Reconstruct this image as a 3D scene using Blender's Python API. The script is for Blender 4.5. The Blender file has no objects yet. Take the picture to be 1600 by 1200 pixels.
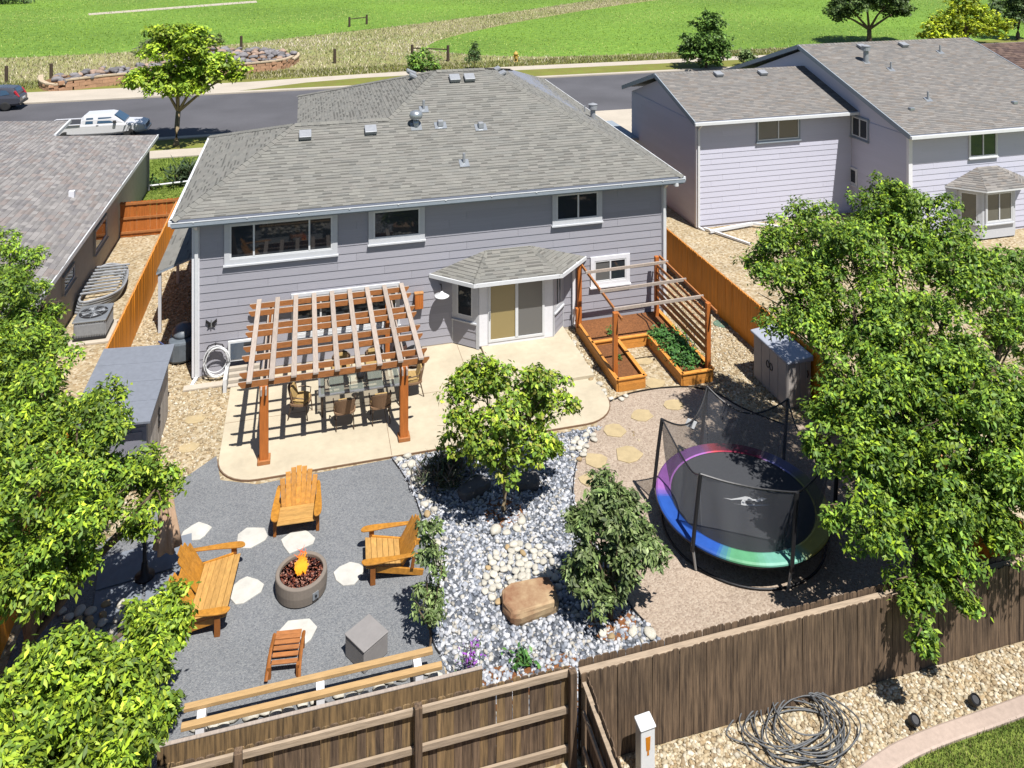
import bpy, bmesh, math, random
import numpy as np
from mathutils import Vector, Matrix, Quaternion
R = math.radians
random.seed(7); rng = np.random.default_rng(7)
scn = bpy.context.scene
col = scn.collection
# ---------------------------------------------------------------- camera (level, with a vertical shift as in the photo)
FPX, CAMH, YHOR = 1230.0, 14.0, -110.0
YAW = math.atan(322 / 1230.0)
cd = bpy.data.cameras.new('camera'); cam = bpy.data.objects.new('camera', cd); col.objects.link(cam)
cd.sensor_width = 36; cd.lens = 36 * FPX / 1600; cd.shift_y = -(600 - YHOR) / 1600
cd.clip_start = .1; cd.clip_end = 3000
cam.location = (0, 0, CAMH); cam.rotation_euler = (R(90), 0, -YAW)
scn.camera = cam
# ---------------------------------------------------------------- light
LD = Vector((-.33, 1.06, -2.3)).normalized()
w = bpy.data.worlds.new('World'); scn.world = w; w.use_nodes = True
nt = w.node_tree; nt.nodes.clear()
sk = nt.nodes.new('ShaderNodeTexSky'); sk.sky_type = 'NISHITA'; sk.sun_disc = False
sk.sun_elevation = math.asin(-LD.z); sk.sun_rotation = math.atan2(-LD.x, -LD.y)
sk.altitude = 1500; sk.air_density = 1.0; sk.dust_density = .6
bg = nt.nodes.new('ShaderNodeBackground'); bg.inputs[1].default_value = .066
wo = nt.nodes.new('ShaderNodeOutputWorld')
nt.links.new(sk.outputs[0], bg.inputs[0]); nt.links.new(bg.outputs[0], wo.inputs[0])
sd = bpy.data.lights.new('sun', 'SUN'); sd.energy = 5.0; sd.angle = R(.5); sd.color = (1, .965, .915)
sun = bpy.data.objects.new('sun', sd); col.objects.link(sun); sun.rotation_mode = 'QUATERNION'
sun.rotation_quaternion = LD.to_track_quat('-Z', 'Y'); sun.location = (20, -30, 60)
vs = scn.view_settings; vs.view_transform = 'Standard'; vs.look = 'None'; vs.gamma = 1; vs.exposure = .86
vs.use_curve_mapping = False
scn.render.engine = 'CYCLES'
try:
    scn.cycles.max_bounces = 8; scn.cycles.transparent_max_bounces = 24
except Exception: pass
# ---------------------------------------------------------------- pixel -> place (distance from the surface it touches)
_c, _s = math.cos(YAW), math.sin(YAW)
def P(u, v, z=0.):
    D = FPX * (CAMH - z) / (v - YHOR); xc = (u - 800) / FPX * D
    return (xc * _c + D * _s, -xc * _s + D * _c)
def PV(u, v, z=0.):
    x, y = P(u, v, z); return Vector((x, y, z))
# ---------------------------------------------------------------- materials
def srgb(*c):
    if len(c) == 1: h = c[0]; c = (h >> 16 & 255, h >> 8 & 255, h & 255)
    return tuple((x / 255 / 12.92 if x / 255 < .04045 else ((x / 255 + .055) / 1.055) ** 2.4) for x in c)
MATS = {}
def M(name, c, rough=.8, var=.18, scale=6, stretch=(1, 1, 1), rnd=0., c2=None, bump=0., bscale=None, metal=0., spec=.35, attr=False, detail=5,
      trans=0., big=0., bigscale=.5):
    if name in MATS: return MATS[name]
    m = bpy.data.materials.new(name); m.use_nodes = True; n = m.node_tree.nodes; L = m.node_tree.links
    b = n['Principled BSDF']; out = n['Material Output']
    b.inputs['Roughness'].default_value = rough; b.inputs['Metallic'].default_value = metal
    b.inputs['Specular IOR Level'].default_value = spec
    tc = n.new('ShaderNodeTexCoord'); mp = n.new('ShaderNodeMapping'); mp.inputs['Scale'].default_value = stretch
    if rnd:
        o0 = n.new('ShaderNodeObjectInfo'); vm = n.new('ShaderNodeVectorMath'); vm.operation = 'MULTIPLY_ADD'
        L.new(o0.outputs['Random'], vm.inputs[0]); vm.inputs[1].default_value = (37, 53, 71); L.new(tc.outputs['Object'], vm.inputs[2]); L.new(vm.outputs[0], mp.inputs[0])
    else: L.new(tc.outputs['Object'], mp.inputs[0])
    src = None
    if attr:
        a = n.new('ShaderNodeAttribute'); a.attribute_name = 'Col'; src = a.outputs['Color']
    nz = n.new('ShaderNodeTexNoise'); nz.inputs['Scale'].default_value = scale; nz.inputs['Detail'].default_value = detail
    nz.inputs['Roughness'].default_value = .65
    L.new(mp.outputs[0], nz.inputs[0])
    cr = n.new('ShaderNodeValToRGB'); cr.color_ramp.elements[0].position = .32; cr.color_ramp.elements[1].position = .68
    lo = tuple(x * (1 - var) for x in c); hi = tuple(x * (1 + var) for x in (c2 or c))
    if attr: lo, hi = (1 - var,) * 3, (1 + var,) * 3
    if c2 and not attr: lo = tuple(x * (1 - var) for x in c)
    cr.color_ramp.elements[0].color = (*lo, 1); cr.color_ramp.elements[1].color = (*hi, 1)
    L.new(nz.outputs[0], cr.inputs[0])
    cur = cr.outputs[0]
    def mul(a_, b_):
        mx = n.new('ShaderNodeMix'); mx.data_type = 'RGBA'; mx.blend_type = 'MULTIPLY'; mx.inputs[0].default_value = 1
        L.new(a_, mx.inputs[6]); L.new(b_, mx.inputs[7]); return mx.outputs[2]
    if src: cur = mul(cur, src)
    if big:
        n2 = n.new('ShaderNodeTexNoise'); n2.inputs['Scale'].default_value = bigscale; n2.inputs['Detail'].default_value = 4
        L.new(tc.outputs['Object'], n2.inputs[0])
        mr = n.new('ShaderNodeMapRange'); mr.inputs[1].default_value = .3; mr.inputs[2].default_value = .7
        mr.inputs[3].default_value = 1 - big; mr.inputs[4].default_value = 1 + big
        L.new(n2.outputs[0], mr.inputs[0]); cur = mul(cur, mr.outputs[0])
    if rnd:
        oi = n.new('ShaderNodeObjectInfo'); mr = n.new('ShaderNodeMapRange')
        mr.inputs[3].default_value = 1 - rnd; mr.inputs[4].default_value = 1 + rnd
        L.new(oi.outputs['Random'], mr.inputs[0]); cur = mul(cur, mr.outputs[0])
    L.new(cur, b.inputs['Base Color'])
    if bump:
        bp = n.new('ShaderNodeBump'); bp.inputs['Strength'].default_value = bump; bp.inputs['Distance'].default_value = .02
        if bscale:
            n3 = n.new('ShaderNodeTexNoise'); n3.inputs['Scale'].default_value = bscale; n3.inputs['Detail'].default_value = 4
            L.new(mp.outputs[0], n3.inputs[0]); L.new(n3.outputs[0], bp.inputs['Height'])
        else: L.new(nz.outputs[0], bp.inputs['Height'])
        L.new(bp.outputs[0], b.inputs['Normal'])
    if trans:
        t = n.new('ShaderNodeBsdfTranslucent'); mx = n.new('ShaderNodeMixShader'); mx.inputs[0].default_value = trans
        L.new(cur, t.inputs[0]); L.new(b.outputs[0], mx.inputs[1]); L.new(t.outputs[0], mx.inputs[2]); L.new(mx.outputs[0], out.inputs[0])
    MATS[name] = m; return m
def Mgravel(name, cols, scale, bump=.6, big=.12):
    """loose stone: voronoi cells each take a colour of the ramp"""
    m = bpy.data.materials.new(name); m.use_nodes = True; n = m.node_tree.nodes; L = m.node_tree.links
    b = n['Principled BSDF']; b.inputs['Roughness'].default_value = .9; b.inputs['Specular IOR Level'].default_value = .2
    tc = n.new('ShaderNodeTexCoord'); v = n.new('ShaderNodeTexVoronoi'); v.inputs['Scale'].default_value = scale
    L.new(tc.outputs['Object'], v.inputs[0])
    sp = n.new('ShaderNodeSeparateColor'); L.new(v.outputs['Color'], sp.inputs[0])
    cr = n.new('ShaderNodeValToRGB'); e = cr.color_ramp.elements
    while len(e) < len(cols): e.new(.5)
    for i, c in enumerate(cols): e[i].position = i / (len(cols) - 1); e[i].color = (*c, 1)
    L.new(sp.outputs[0], cr.inputs[0])
    n2 = n.new('ShaderNodeTexNoise'); n2.inputs['Scale'].default_value = .8; n2.inputs['Detail'].default_value = 5
    L.new(tc.outputs['Object'], n2.inputs[0])
    mr = n.new('ShaderNodeMapRange'); mr.inputs[1].default_value = .3; mr.inputs[2].default_value = .7; mr.inputs[3].default_value = 1 - big; mr.inputs[4].default_value = 1 + big
    L.new(n2.outputs[0], mr.inputs[0])
    mx = n.new('ShaderNodeMix'); mx.data_type = 'RGBA'; mx.blend_type = 'MULTIPLY'; mx.inputs[0].default_value = 1
    L.new(cr.outputs[0], mx.inputs[6]); L.new(mr.outputs[0], mx.inputs[7]); L.new(mx.outputs[2], b.inputs['Base Color'])
    bp = n.new('ShaderNodeBump'); bp.inputs['Strength'].default_value = bump; bp.inputs['Distance'].default_value = .02; bp.invert = True
    L.new(v.outputs['Distance'], bp.inputs['Height']); L.new(bp.outputs[0], b.inputs['Normal'])
    MATS[name] = m; return m
def Mglass(name, tint=(.02, .025, .03), rough=.03):
    m = bpy.data.materials.new(name); m.use_nodes = True; b = m.node_tree.nodes['Principled BSDF']
    b.inputs['Base Color'].default_value = (*tint, 1); b.inputs['Roughness'].default_value = rough; b.inputs['Specular IOR Level'].default_value = .7
    MATS[name] = m; return m
def Mclear(name, tint=(.8, .9, .9), fac=.75, rough=.05):
    """thin see-through sheet: part transparent, part glossy"""
    m = bpy.data.materials.new(name); m.use_nodes = True; n = m.node_tree.nodes; L = m.node_tree.links
    b = n['Principled BSDF']; b.inputs['Base Color'].default_value = (*tint, 1); b.inputs['Roughness'].default_value = rough
    t = n.new('ShaderNodeBsdfTransparent'); mx = n.new('ShaderNodeMixShader'); mx.inputs[0].default_value = fac
    L.new(b.outputs[0], mx.inputs[1]); L.new(t.outputs[0], mx.inputs[2]); L.new(mx.outputs[0], n['Material Output'].inputs[0])
    MATS[name] = m; return m
# ---------------------------------------------------------------- mesh builder
class MB:
    def __init__(s): s.v = []; s.f = []; s.c = []
    def add(s, vs, fs, c=None):
        o = len(s.v); s.v += [tuple(x) for x in vs]; s.f += [tuple(i + o for i in f) for f in fs]
        s.c += [c or (1, 1, 1)] * len(fs); return s
    def box(s, x0, x1, y0, y1, z0, z1, mat=None, c=None):
        vs = [Vector((x, y, z)) for z in (z0, z1) for y in (y0, y1) for x in (x0, x1)]
        if mat is not None: vs = [mat @ p for p in vs]
        return s.add(vs, [(0, 2, 3, 1), (4, 5, 7, 6), (0, 1, 5, 4), (2, 6, 7, 3), (0, 4, 6, 2), (1, 3, 7, 5)], c)
    def bar(s, a, b, wd, ht, up=(0, 0, 1), c=None, ext=0):
        """box beam from a to b (centre line), wd across, ht along up"""
        a, b = Vector(a), Vector(b); d = (b - a); L_ = d.length; d.normalize()
        u = Vector(up); u = (u - d * u.dot(d))
        if u.length < 1e-4: u = Vector((1, 0, 0)) - d * d.x
        u.normalize(); r = d.cross(u)
        a = a - d * ext; b = b + d * ext
        vs = [p + r * (i * wd / 2) + u * (j * ht / 2) for p in (a, b) for j in (-1, 1) for i in (-1, 1)]
        return s.add(vs, [(0, 1, 3, 2), (4, 6, 7, 5), (0, 4, 5, 1), (2, 3, 7, 6), (0, 2, 6, 4), (1, 5, 7, 3)], c)
    def prism(s, poly, z0, z1, c=None):
        n = len(poly); zz0 = z0 if callable(z0) else (lambda x, y: z0); zz1 = z1 if callable(z1) else (lambda x, y: z1)
        a = 0
        for i in range(n): a += poly[i][0] * poly[(i + 1) % n][1] - poly[(i + 1) % n][0] * poly[i][1]
        if a < 0: poly = poly[::-1]
        vs = [(p[0], p[1], zz0(*p[:2])) for p in poly] + [(p[0], p[1], zz1(*p[:2])) for p in poly]
        return s.add(vs, [tuple(range(n))[::-1], tuple(range(n, 2 * n))] + [(i, (i + 1) % n, n + (i + 1) % n, n + i) for i in range(n)], c)
    def tube(s, pts, r, n=8, c=None, closed=False, cap=True):
        pts = [Vector(p) for p in pts]; k = len(pts); rr = r if hasattr(r, '__len__') else [r] * k
        vs = []; ref = Vector((0, 0, 1))
        for i, p in enumerate(pts):
            a = pts[(i - 1) % k] if (closed or i) else p; b = pts[(i + 1) % k] if (closed or i < k - 1) else p
            d = (b - a).normalized() if (b - a).length > 1e-9 else Vector((0, 0, 1))
            q = ref - d * ref.dot(d)
            if q.length < .05: q = Vector((1, 0, 0)) - d * d.x
            q.normalize(); t = d.cross(q)
            for j in range(n):
                an = 2 * math.pi * j / n; vs.append(p + (q * math.cos(an) + t * math.sin(an)) * rr[i])
        fs = []
        for i in range(k if closed else k - 1):
            for j in range(n):
                a, b = i * n + j, i * n + (j + 1) % n; e = ((i + 1) % k) * n
                fs.append((a, e + j, e + (j + 1) % n, b))
        if cap and not closed: fs += [tuple(range(n)), tuple(range((k - 1) * n, k * n))[::-1]]
        return s.add(vs, fs, c)
    def lathe(s, prof, o=(0, 0, 0), n=24, c=None, sx=1, sy=1):
        """prof: list of (r,z)"""
        vs = []; k = len(prof)
        for r_, z in prof:
            for j in range(n):
                a = 2 * math.pi * j / n; vs.append((o[0] + r_ * math.cos(a) * sx, o[1] + r_ * math.sin(a) * sy, o[2] + z))
        fs = [(i * n + j, i * n + (j + 1) % n, (i + 1) * n + (j + 1) % n, (i + 1) * n + j) for i in range(k - 1) for j in range(n)]
        if prof[0][0] > 1e-4: fs.append(tuple(range(n))[::-1])
        if prof[-1][0] > 1e-4: fs.append(tuple(range((k - 1) * n, k * n)))
        return s.add(vs, fs, c)
    def xf(s, mat):
        s.v = [tuple(mat @ Vector(p)) for p in s.v]; return s
    def build(s, name, m=None, parent=None, smooth=False, bevel=0, world=True, attr=False):
        me = bpy.data.meshes.new(name); me.from_pydata(s.v, [], s.f); me.update()
        if attr:
            at = me.attributes.new('Col', 'FLOAT_COLOR', 'FACE')
            at.data.foreach_set('color', np.array([(*c, 1) for c in s.c], dtype=np.float32).ravel())
        if smooth: me.polygons.foreach_set('use_smooth', [True] * len(me.polygons))
        return link(name, me, m, parent, bevel, world)
def link(name, me, m=None, parent=None, bevel=0, world=True):
    o = bpy.data.objects.new(name, me); col.objects.link(o)
    if m is not None and not me.materials: me.materials.append(MATS[m] if isinstance(m, str) else m)
    if parent is not None: setpar(o, parent, world)
    if bevel:
        bv = o.modifiers.new('bevel', 'BEVEL'); bv.width = bevel; bv.segments = 2; bv.limit_method = 'ANGLE'
    return o
def wm(o):
    """world matrix before the depsgraph has run"""
    m = Matrix.LocRotScale(o.location, o.rotation_euler.to_quaternion(), o.scale)
    if o.parent: m = wm(o.parent) @ o.matrix_parent_inverse @ m
    return m
def setpar(o, p, world=True):
    o.parent = p
    if world: o.matrix_parent_inverse = wm(p).inverted()
def tag(o, label=None, cat=None, group=None, kind=None):
    if label: o['label'] = label
    if cat: o['category'] = cat
    if group: o['group'] = group
    if kind: o['kind'] = kind
    return o
def thing(name, label, cat, loc=(0, 0, 0), rz=0, group=None):
    o = bpy.data.objects.new(name, None); col.objects.link(o); o.empty_display_size = .2
    o.location = loc; o.rotation_euler = (0, 0, rz); return tag(o, label, cat, group)
def kids(o): return [c for c in bpy.data.objects if c.parent == o]
def copy_tree(o, parent=None):
    c = o.copy(); col.objects.link(c); c.parent = parent
    for ch in kids(o): copy_tree(ch, c)
    return c
def np_mesh(name, V, F, m, parent=None, cols=None, smooth=False, kind=None):
    """V (n,3), F (k,3 or 4) arrays, cols (k,3) per face"""
    me = bpy.data.meshes.new(name); V = np.asarray(V, np.float32); F = np.asarray(F, np.int32); k, c = F.shape
    me.vertices.add(len(V)); me.vertices.foreach_set('co', V.ravel())
    me.loops.add(k * c); me.loops.foreach_set('vertex_index', F.ravel())
    me.polygons.add(k); me.polygons.foreach_set('loop_start', np.arange(0, k * c, c, dtype=np.int32))
    if smooth: me.polygons.foreach_set('use_smooth', np.ones(k, dtype=bool))
    if cols is not None:
        at = me.attributes.new('Col', 'FLOAT_COLOR', 'FACE'); q = np.ones((k, 4), np.float32); q[:, :3] = cols; at.data.foreach_set('color', q.ravel())
    me.update(calc_edges=True); me.validate()
    o = link(name, me, m, parent)
    if kind: o['kind'] = kind
    return o
# stones ------------------------------------------------------------------
def ico(sub):
    bm = bmesh.new(); bmesh.ops.create_icosphere(bm, subdivisions=sub, radius=1)
    bm.verts.ensure_lookup_table(); V = np.array([v.co[:] for v in bm.verts]); F = np.array([[v.index for v in f.verts] for f in bm.faces]); bm.free(); return V, F
ICO1, ICO2 = ico(1), ico(2)
def in_poly(pts, poly):
    x, y = pts[:, 0], pts[:, 1]; inside = np.zeros(len(pts), bool); n = len(poly)
    for i in range(n):
        x0, y0 = poly[i][:2]; x1, y1 = poly[(i + 1) % n][:2]
        if y0 == y1: continue
        inside ^= ((y0 > y) != (y1 > y)) & (x < (x1 - x0) * (y - y0) / (y1 - y0) + x0)
    return inside
def scatter(poly, n, holes=()):
    p = np.array([q[:2] for q in poly]); lo, hi = p.min(0), p.max(0); out = np.zeros((0, 2))
    while len(out) < n:
        c = rng.uniform(lo, hi, (n * 2, 2)); k = in_poly(c, poly)
        for h in holes: k &= ~in_poly(c, h)
        out = np.vstack([out, c[k]])
        if not k.any(): break
    return out[:n]
def rotmats(n, tilt=.4):
    a = rng.uniform(0, 2 * np.pi, n); b = rng.normal(0, tilt, n); c = rng.normal(0, tilt, n)
    ca, sa, cb, sb, cc, sc = np.cos(a), np.sin(a), np.cos(b), np.sin(b), np.cos(c), np.sin(c)
    Rz = np.zeros((n, 3, 3)); Rz[:, 0, 0] = ca; Rz[:, 0, 1] = -sa; Rz[:, 1, 0] = sa; Rz[:, 1, 1] = ca; Rz[:, 2, 2] = 1
    Rx = np.zeros((n, 3, 3)); Rx[:, 0, 0] = 1; Rx[:, 1, 1] = cb; Rx[:, 1, 2] = -sb; Rx[:, 2, 1] = sb; Rx[:, 2, 2] = cb
    Ry = np.zeros((n, 3, 3)); Ry[:, 1, 1] = 1; Ry[:, 0, 0] = cc; Ry[:, 0, 2] = sc; Ry[:, 2, 0] = -sc; Ry[:, 2, 2] = cc
    return Rz @ Rx @ Ry
def stones(name, xy, size, cols, m, parent=None, z=0., flat=.6, jit=.22, zsink=.35, smooth=True, base=ICO1, zf=None):
    n = len(xy); V0, F0 = base; nv = len(V0)
    sz = size[0] + (size[1] - size[0]) * rng.random(n) ** 2
    S = np.stack([sz * rng.uniform(.8, 1.35, n), sz * rng.uniform(.65, 1., n), sz * flat * rng.uniform(.7, 1.2, n)], 1)
    V = V0[None] * (1 + rng.normal(0, jit, (n, nv, 1)) * .6) * S[:, None, :]
    V = np.einsum('nij,nvj->nvi', rotmats(n, .25), V)
    zz = np.full(n, z) if zf is None else zf(xy)
    V += np.concatenate([xy, (zz + S[:, 2] * (1 - 2 * zsink) + 0)[:, None]], 1)[:, None, :]
    F = (F0[None] + (np.arange(n) * nv)[:, None, None]).reshape(-1, 3)
    pal = np.array(cols); ci = pal[rng.integers(0, len(pal), n)] * rng.uniform(.8, 1.2, (n, 1))
    return np_mesh(name, V.reshape(-1, 3), F, m, parent, np.repeat(ci, len(F0), 0), smooth)
_rockmesh = {}
def rock_object(name, loc, s, m, parent=None, rz=0, seed=0, flat=.6, blocky=0):
    key = (seed, m, blocky)
    if key not in _rockmesh:
        r_ = np.random.default_rng(seed); V, F = ico(2); V = V.copy()
        for _ in range(7):
            d = r_.normal(size=3); d /= np.linalg.norm(d); t = r_.uniform(.55, .85); h = V @ d; k = h > t
            V[k] -= np.outer(h[k] - t, d) * .9
        V *= 1 + r_.normal(0, .03, (len(V), 1))
        me = bpy.data.meshes.new(name); me.from_pydata(V.tolist(), [], F.tolist()); me.polygons.foreach_set('use_smooth', [True] * len(F)); me.materials.append(MATS[m])
        _rockmesh[key] = me
    o = bpy.data.objects.new(name, _rockmesh[key]); col.objects.link(o)
    o.location = loc; o.rotation_euler = (0, 0, rz); o.scale = (s[0], s[1], s[2]) if hasattr(s, '__len__') else (s, s * .8, s * flat)
    if parent is not None: setpar(o, parent)
    return o
# foliage -----------------------------------------------------------------
def leaf_cloud(name, C, N, size, cols, m, parent, aspect=.5, droop=.0, fold=.25, colw=None):
    """C leaf base points (n,3), N outward/up normals (n,3)"""
    n = len(C); N = N / np.linalg.norm(N, axis=1, keepdims=True)
    T = rng.normal(size=(n, 3)); T -= N * (T * N).sum(1, keepdims=True); T /= np.linalg.norm(T, axis=1, keepdims=True)
    T[:, 2] -= droop; T /= np.linalg.norm(T, axis=1, keepdims=True)
    B = np.cross(N, T); B /= np.linalg.norm(B, axis=1, keepdims=True)
    L_ = size * rng.uniform(.65, 1.3, (n, 1)); W = L_ * aspect * .5
    v0 = C; v2 = C + T * L_; mid = C + T * L_ * .45 + N * W * fold
    v1 = mid + B * W; v3 = mid - B * W; vm = C + T * L_ * .5
    V = np.stack([v0, v1, v2, v3, vm], 1).reshape(-1, 3); o = (np.arange(n) * 5)[:, None]
    F = np.concatenate([o + [[0, 4, 1]], o + [[1, 4, 2]], o + [[0, 3, 4]], o + [[4, 3, 2]]], 1).reshape(-1, 3)
    pal = np.array(cols); ci = (colw if colw is not None else pal[rng.integers(0, len(pal), n)]) * rng.uniform(.6, 1.3, (n, 1))
    o_ = np_mesh(name, V, F, m, parent, np.repeat(ci, 4, 0)); o_['kind'] = 'stuff'; return o_
def blob_points(blobs, n_cl, per, spread, shell=.45, sub=9):
    """sub-clumps hang round every ellipsoid [(x,y,z,rx,ry,rz)]; twigs sit on the outside of a sub-clump, leaves whorl round a twig tip"""
    SB = []; tint = []
    for b in blobs:
        n = max(5, int(sub * 1.7 * (b[3] * b[4] * b[5]) ** .22))
        for _ in range(n):
            d = rng.normal(size=3); d[2] = d[2] * .9 + .12; d /= np.linalg.norm(d); q = rng.uniform(.5, .95); f = rng.uniform(.17, .4)
            SB.append((b[0] + d[0] * b[3] * q, b[1] + d[1] * b[4] * q, b[2] + d[2] * b[5] * q, b[3] * f, b[4] * f, b[5] * f * .8)); tint.append(rng.uniform(.72, 1.25))
    B = np.array(SB, float); tint = np.array(tint); vol = (B[:, 3] * B[:, 4] * B[:, 5]) ** .7; k = rng.choice(len(B), n_cl, p=vol / vol.sum())
    d = rng.normal(size=(n_cl, 3)); d[:, 2] += .35; d /= np.linalg.norm(d, axis=1, keepdims=True)
    r = shell + (1.12 - shell) * rng.random((n_cl, 1)) ** .5
    cc = B[k, :3] + d * B[k, 3:] * r
    # a sixth of the twigs fill the inside of the crown
    BB = np.array(blobs, float); ni = n_cl // 6; ki = rng.integers(0, len(BB), ni); di = rng.normal(size=(ni, 3)); di /= np.linalg.norm(di, axis=1, keepdims=True)
    cc[:ni] = BB[ki, :3] + di * BB[ki, 3:] * (rng.random((ni, 1)) ** .5 * .62) - np.array([0, 0, .1])
    C = np.repeat(cc, per, 0) + rng.normal(0, spread * .3, (n_cl * per, 3)); D = np.repeat(d, per, 0)
    N = np.repeat(d * .5 + rng.normal(0, .35, (n_cl, 3)), per, 0) + rng.normal(0, .3, (n_cl * per, 3)) + np.array([0, 0, .8])
    return C, N, np.repeat(tint[k] * rng.uniform(.7, 1.3, n_cl), per)  # random brightness per twig, put into the leaf colour as spotted highlights
def tree(name, label, cat, base, blobs, trunk_r, n_cl, per, leaf, cols, lm, bark, spread=.2, aspect=.5, droop=.3, group=None, shell=.45, n_twig=40, fork=.35, wob=.12, sub=9):
    base = Vector(base); t = thing(name, label, cat, base, 0, group)
    B = [Vector(b[:3]) for b in blobs]; ctr = sum(B, Vector()) / len(B)
    b = MB(); fk = base.lerp(Vector((ctr.x * .5 + base.x * .5, ctr.y * .5 + base.y * .5, ctr.z)), fork)
    pts = [base - Vector((0, 0, .05)), base.lerp(fk, .1), base.lerp(fk, .5) + Vector((random.uniform(-.03, .03), random.uniform(-.03, .03), 0)), fk]
    b.tube(pts, [trunk_r * 1.35, trunk_r * 1.05, trunk_r * .92, trunk_r * .85], 10)
    for c, bl in zip(B, blobs):
        m1 = fk.lerp(c, .5) + Vector((random.uniform(-wob, wob), random.uniform(-wob, wob), wob)) * 2
        tip = c + Vector((0, 0, bl[5] * .5))
        b.tube([fk, m1, c, tip], [trunk_r * .6, trunk_r * .42, trunk_r * .25, trunk_r * .08], 6)
        for _ in range(max(3, n_twig // len(blobs))):
            d = Vector(rng.normal(size=3)).normalized(); e = c + Vector((d.x * bl[3], d.y * bl[4], d.z * bl[5])) * .92
            s0 = m1.lerp(c, random.random())
            b.tube([s0, s0.lerp(e, .5) + Vector((0, 0, .08)), e], [trunk_r * .2, trunk_r * .12, trunk_r * .04], 4)
    b.build('trunk', bark, t, smooth=True)
    C, N, tint = blob_points(blobs, n_cl, per, spread, shell, sub)
    pal = np.array(cols); leaf_cloud('crown', C, N, leaf, cols, lm, t, aspect, droop, colw=pal[rng.integers(0, len(pal), len(C))] * tint[:, None])
    return t
# shingles ----------------------------------------------------------------
def shingles(name, pts, eave_a, eave_b, m, parent, pal, course=.135, tab=(.22, .4), dark=.3, thick=.016, darkf=.62, seed=1):
    """pts: planar roof polygon in 3D; tabs laid in courses parallel to eave_a->eave_b"""
    r_ = np.random.default_rng(seed)
    a, b_ = Vector(eave_a), Vector(eave_b); u = (b_ - a).normalized(); n = Vector((0, 0, 0)); q = [Vector(p) for p in pts]
    for i in range(len(q)): n += (q[i] - a).cross(q[(i + 1) % len(q)] - a)
    n.normalize()
    if n.z < 0: n = -n
    v = n.cross(u)
    if v.z < 0: v = -v
    uv = [((p - a).dot(u), (p - a).dot(v)) for p in q]; vmax = max(p[1] for p in uv); vmin = min(p[1] for p in uv)
    def span(t):
        xs = []
        for i in range(len(uv)):
            (x0, y0), (x1, y1) = uv[i], uv[(i + 1) % len(uv)]
            if (y0 <= t < y1) or (y1 <= t < y0): xs.append(x0 + (x1 - x0) * (t - y0) / (y1 - y0))
        return (min(xs), max(xs)) if len(xs) > 1 else None
    out = MB(); j = 0; t = vmin
    pal = np.array(pal)
    def quad(x0a, x1a, x0b, x1b, ta, tb, ha, hb, c):
        p = [a + u * x0a + v * ta + n * ha, a + u * x1a + v * ta + n * ha, a + u * x1b + v * tb + n * hb, a + u * x0b + v * tb + n * hb]
        out.add(p, [(0, 1, 2, 3)], c)
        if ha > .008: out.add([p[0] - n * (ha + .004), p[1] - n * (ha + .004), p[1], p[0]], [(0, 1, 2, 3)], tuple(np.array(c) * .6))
    while t < vmax - .02:
        te = min(t + course, vmax - .003); s0, s1 = span(t + .001), span(te - .002)
        if s0 and s1:
            x = min(s0[0], s1[0]) - r_.random() * tab[1]; end = max(s0[1], s1[1])
            while x < end:
                wd = r_.uniform(*tab); c = pal[r_.integers(len(pal))] * r_.uniform(.93, 1.07)
                xa0, xa1 = max(x, s0[0]), min(x + wd, s0[1]); xb0, xb1 = max(x, s1[0]), min(x + wd, s1[1])
                x += wd
                if xa1 <= xa0 and xb1 <= xb0: continue
                if xa1 < xa0: xa0 = xa1 = min(max(xa0, s0[0]), s0[1])
                if xb1 < xb0: xb0 = xb1 = min(max(xb0, s1[0]), s1[1])
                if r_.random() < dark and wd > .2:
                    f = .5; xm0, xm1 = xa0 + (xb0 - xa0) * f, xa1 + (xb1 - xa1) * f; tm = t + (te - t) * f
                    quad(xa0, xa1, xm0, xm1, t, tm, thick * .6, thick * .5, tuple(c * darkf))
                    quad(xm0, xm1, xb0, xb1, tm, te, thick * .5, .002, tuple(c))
                else: quad(xa0, xa1, xb0, xb1, t, te, thick * r_.uniform(.8, 1.2), .002, tuple(c))
        t += course; j += 1
    o = out.build(name, m, parent, attr=True); o['kind'] = 'stuff'; return o
# ================================================================= materials used
def A(r, g, b, k=2.2): return tuple(x / k for x in srgb(r, g, b))
M('field_grass', A(112, 160, 44), .9, .2, 1.2, c2=A(136, 172, 60), big=.2, bigscale=.04, bump=.3, bscale=14)
M('dry_grass', A(196, 182, 132), .95, .3, .9, c2=A(156, 160, 92), big=.16, bigscale=.12, bump=.7, bscale=9)
M('strip_grass', A(168, 158, 78), .95, .25, 1.6, c2=A(128, 140, 52), big=.12, bump=.5, bscale=12)
M('lawn', A(108, 136, 40), .9, .25, 3, c2=A(148, 164, 70), big=.2, bigscale=.4, bump=.6, bscale=30)
M('asphalt', A(108, 107, 112), .9, .12, 30, big=.16, bigscale=.22, bump=.2)
M('concrete_walk', A(226, 214, 196), .85, .06, 9, big=.07, bigscale=.6)
M('patio_concrete', A(232, 218, 190), .75, .06, 5, big=.09, bigscale=1.1, bump=.05, bscale=60)
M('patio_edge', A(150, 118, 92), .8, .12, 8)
M('kerb_concrete', A(214, 192, 176), .85, .1, 10, big=.08)
Mgravel('tan_gravel', [A(160, 140, 108), A(206, 186, 150), A(232, 218, 190), A(188, 162, 122), A(222, 204, 168)], 13)
Mgravel('slate_gravel', [A(128, 131, 136), A(150, 153, 157), A(168, 170, 171), A(138, 142, 147), A(160, 161, 163)], 40, big=.06)
Mgravel('fines_gravel', [A(176, 156, 138), A(204, 184, 164), A(220, 202, 182), A(190, 170, 152), A(212, 193, 172)], 26, big=.07)
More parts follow.
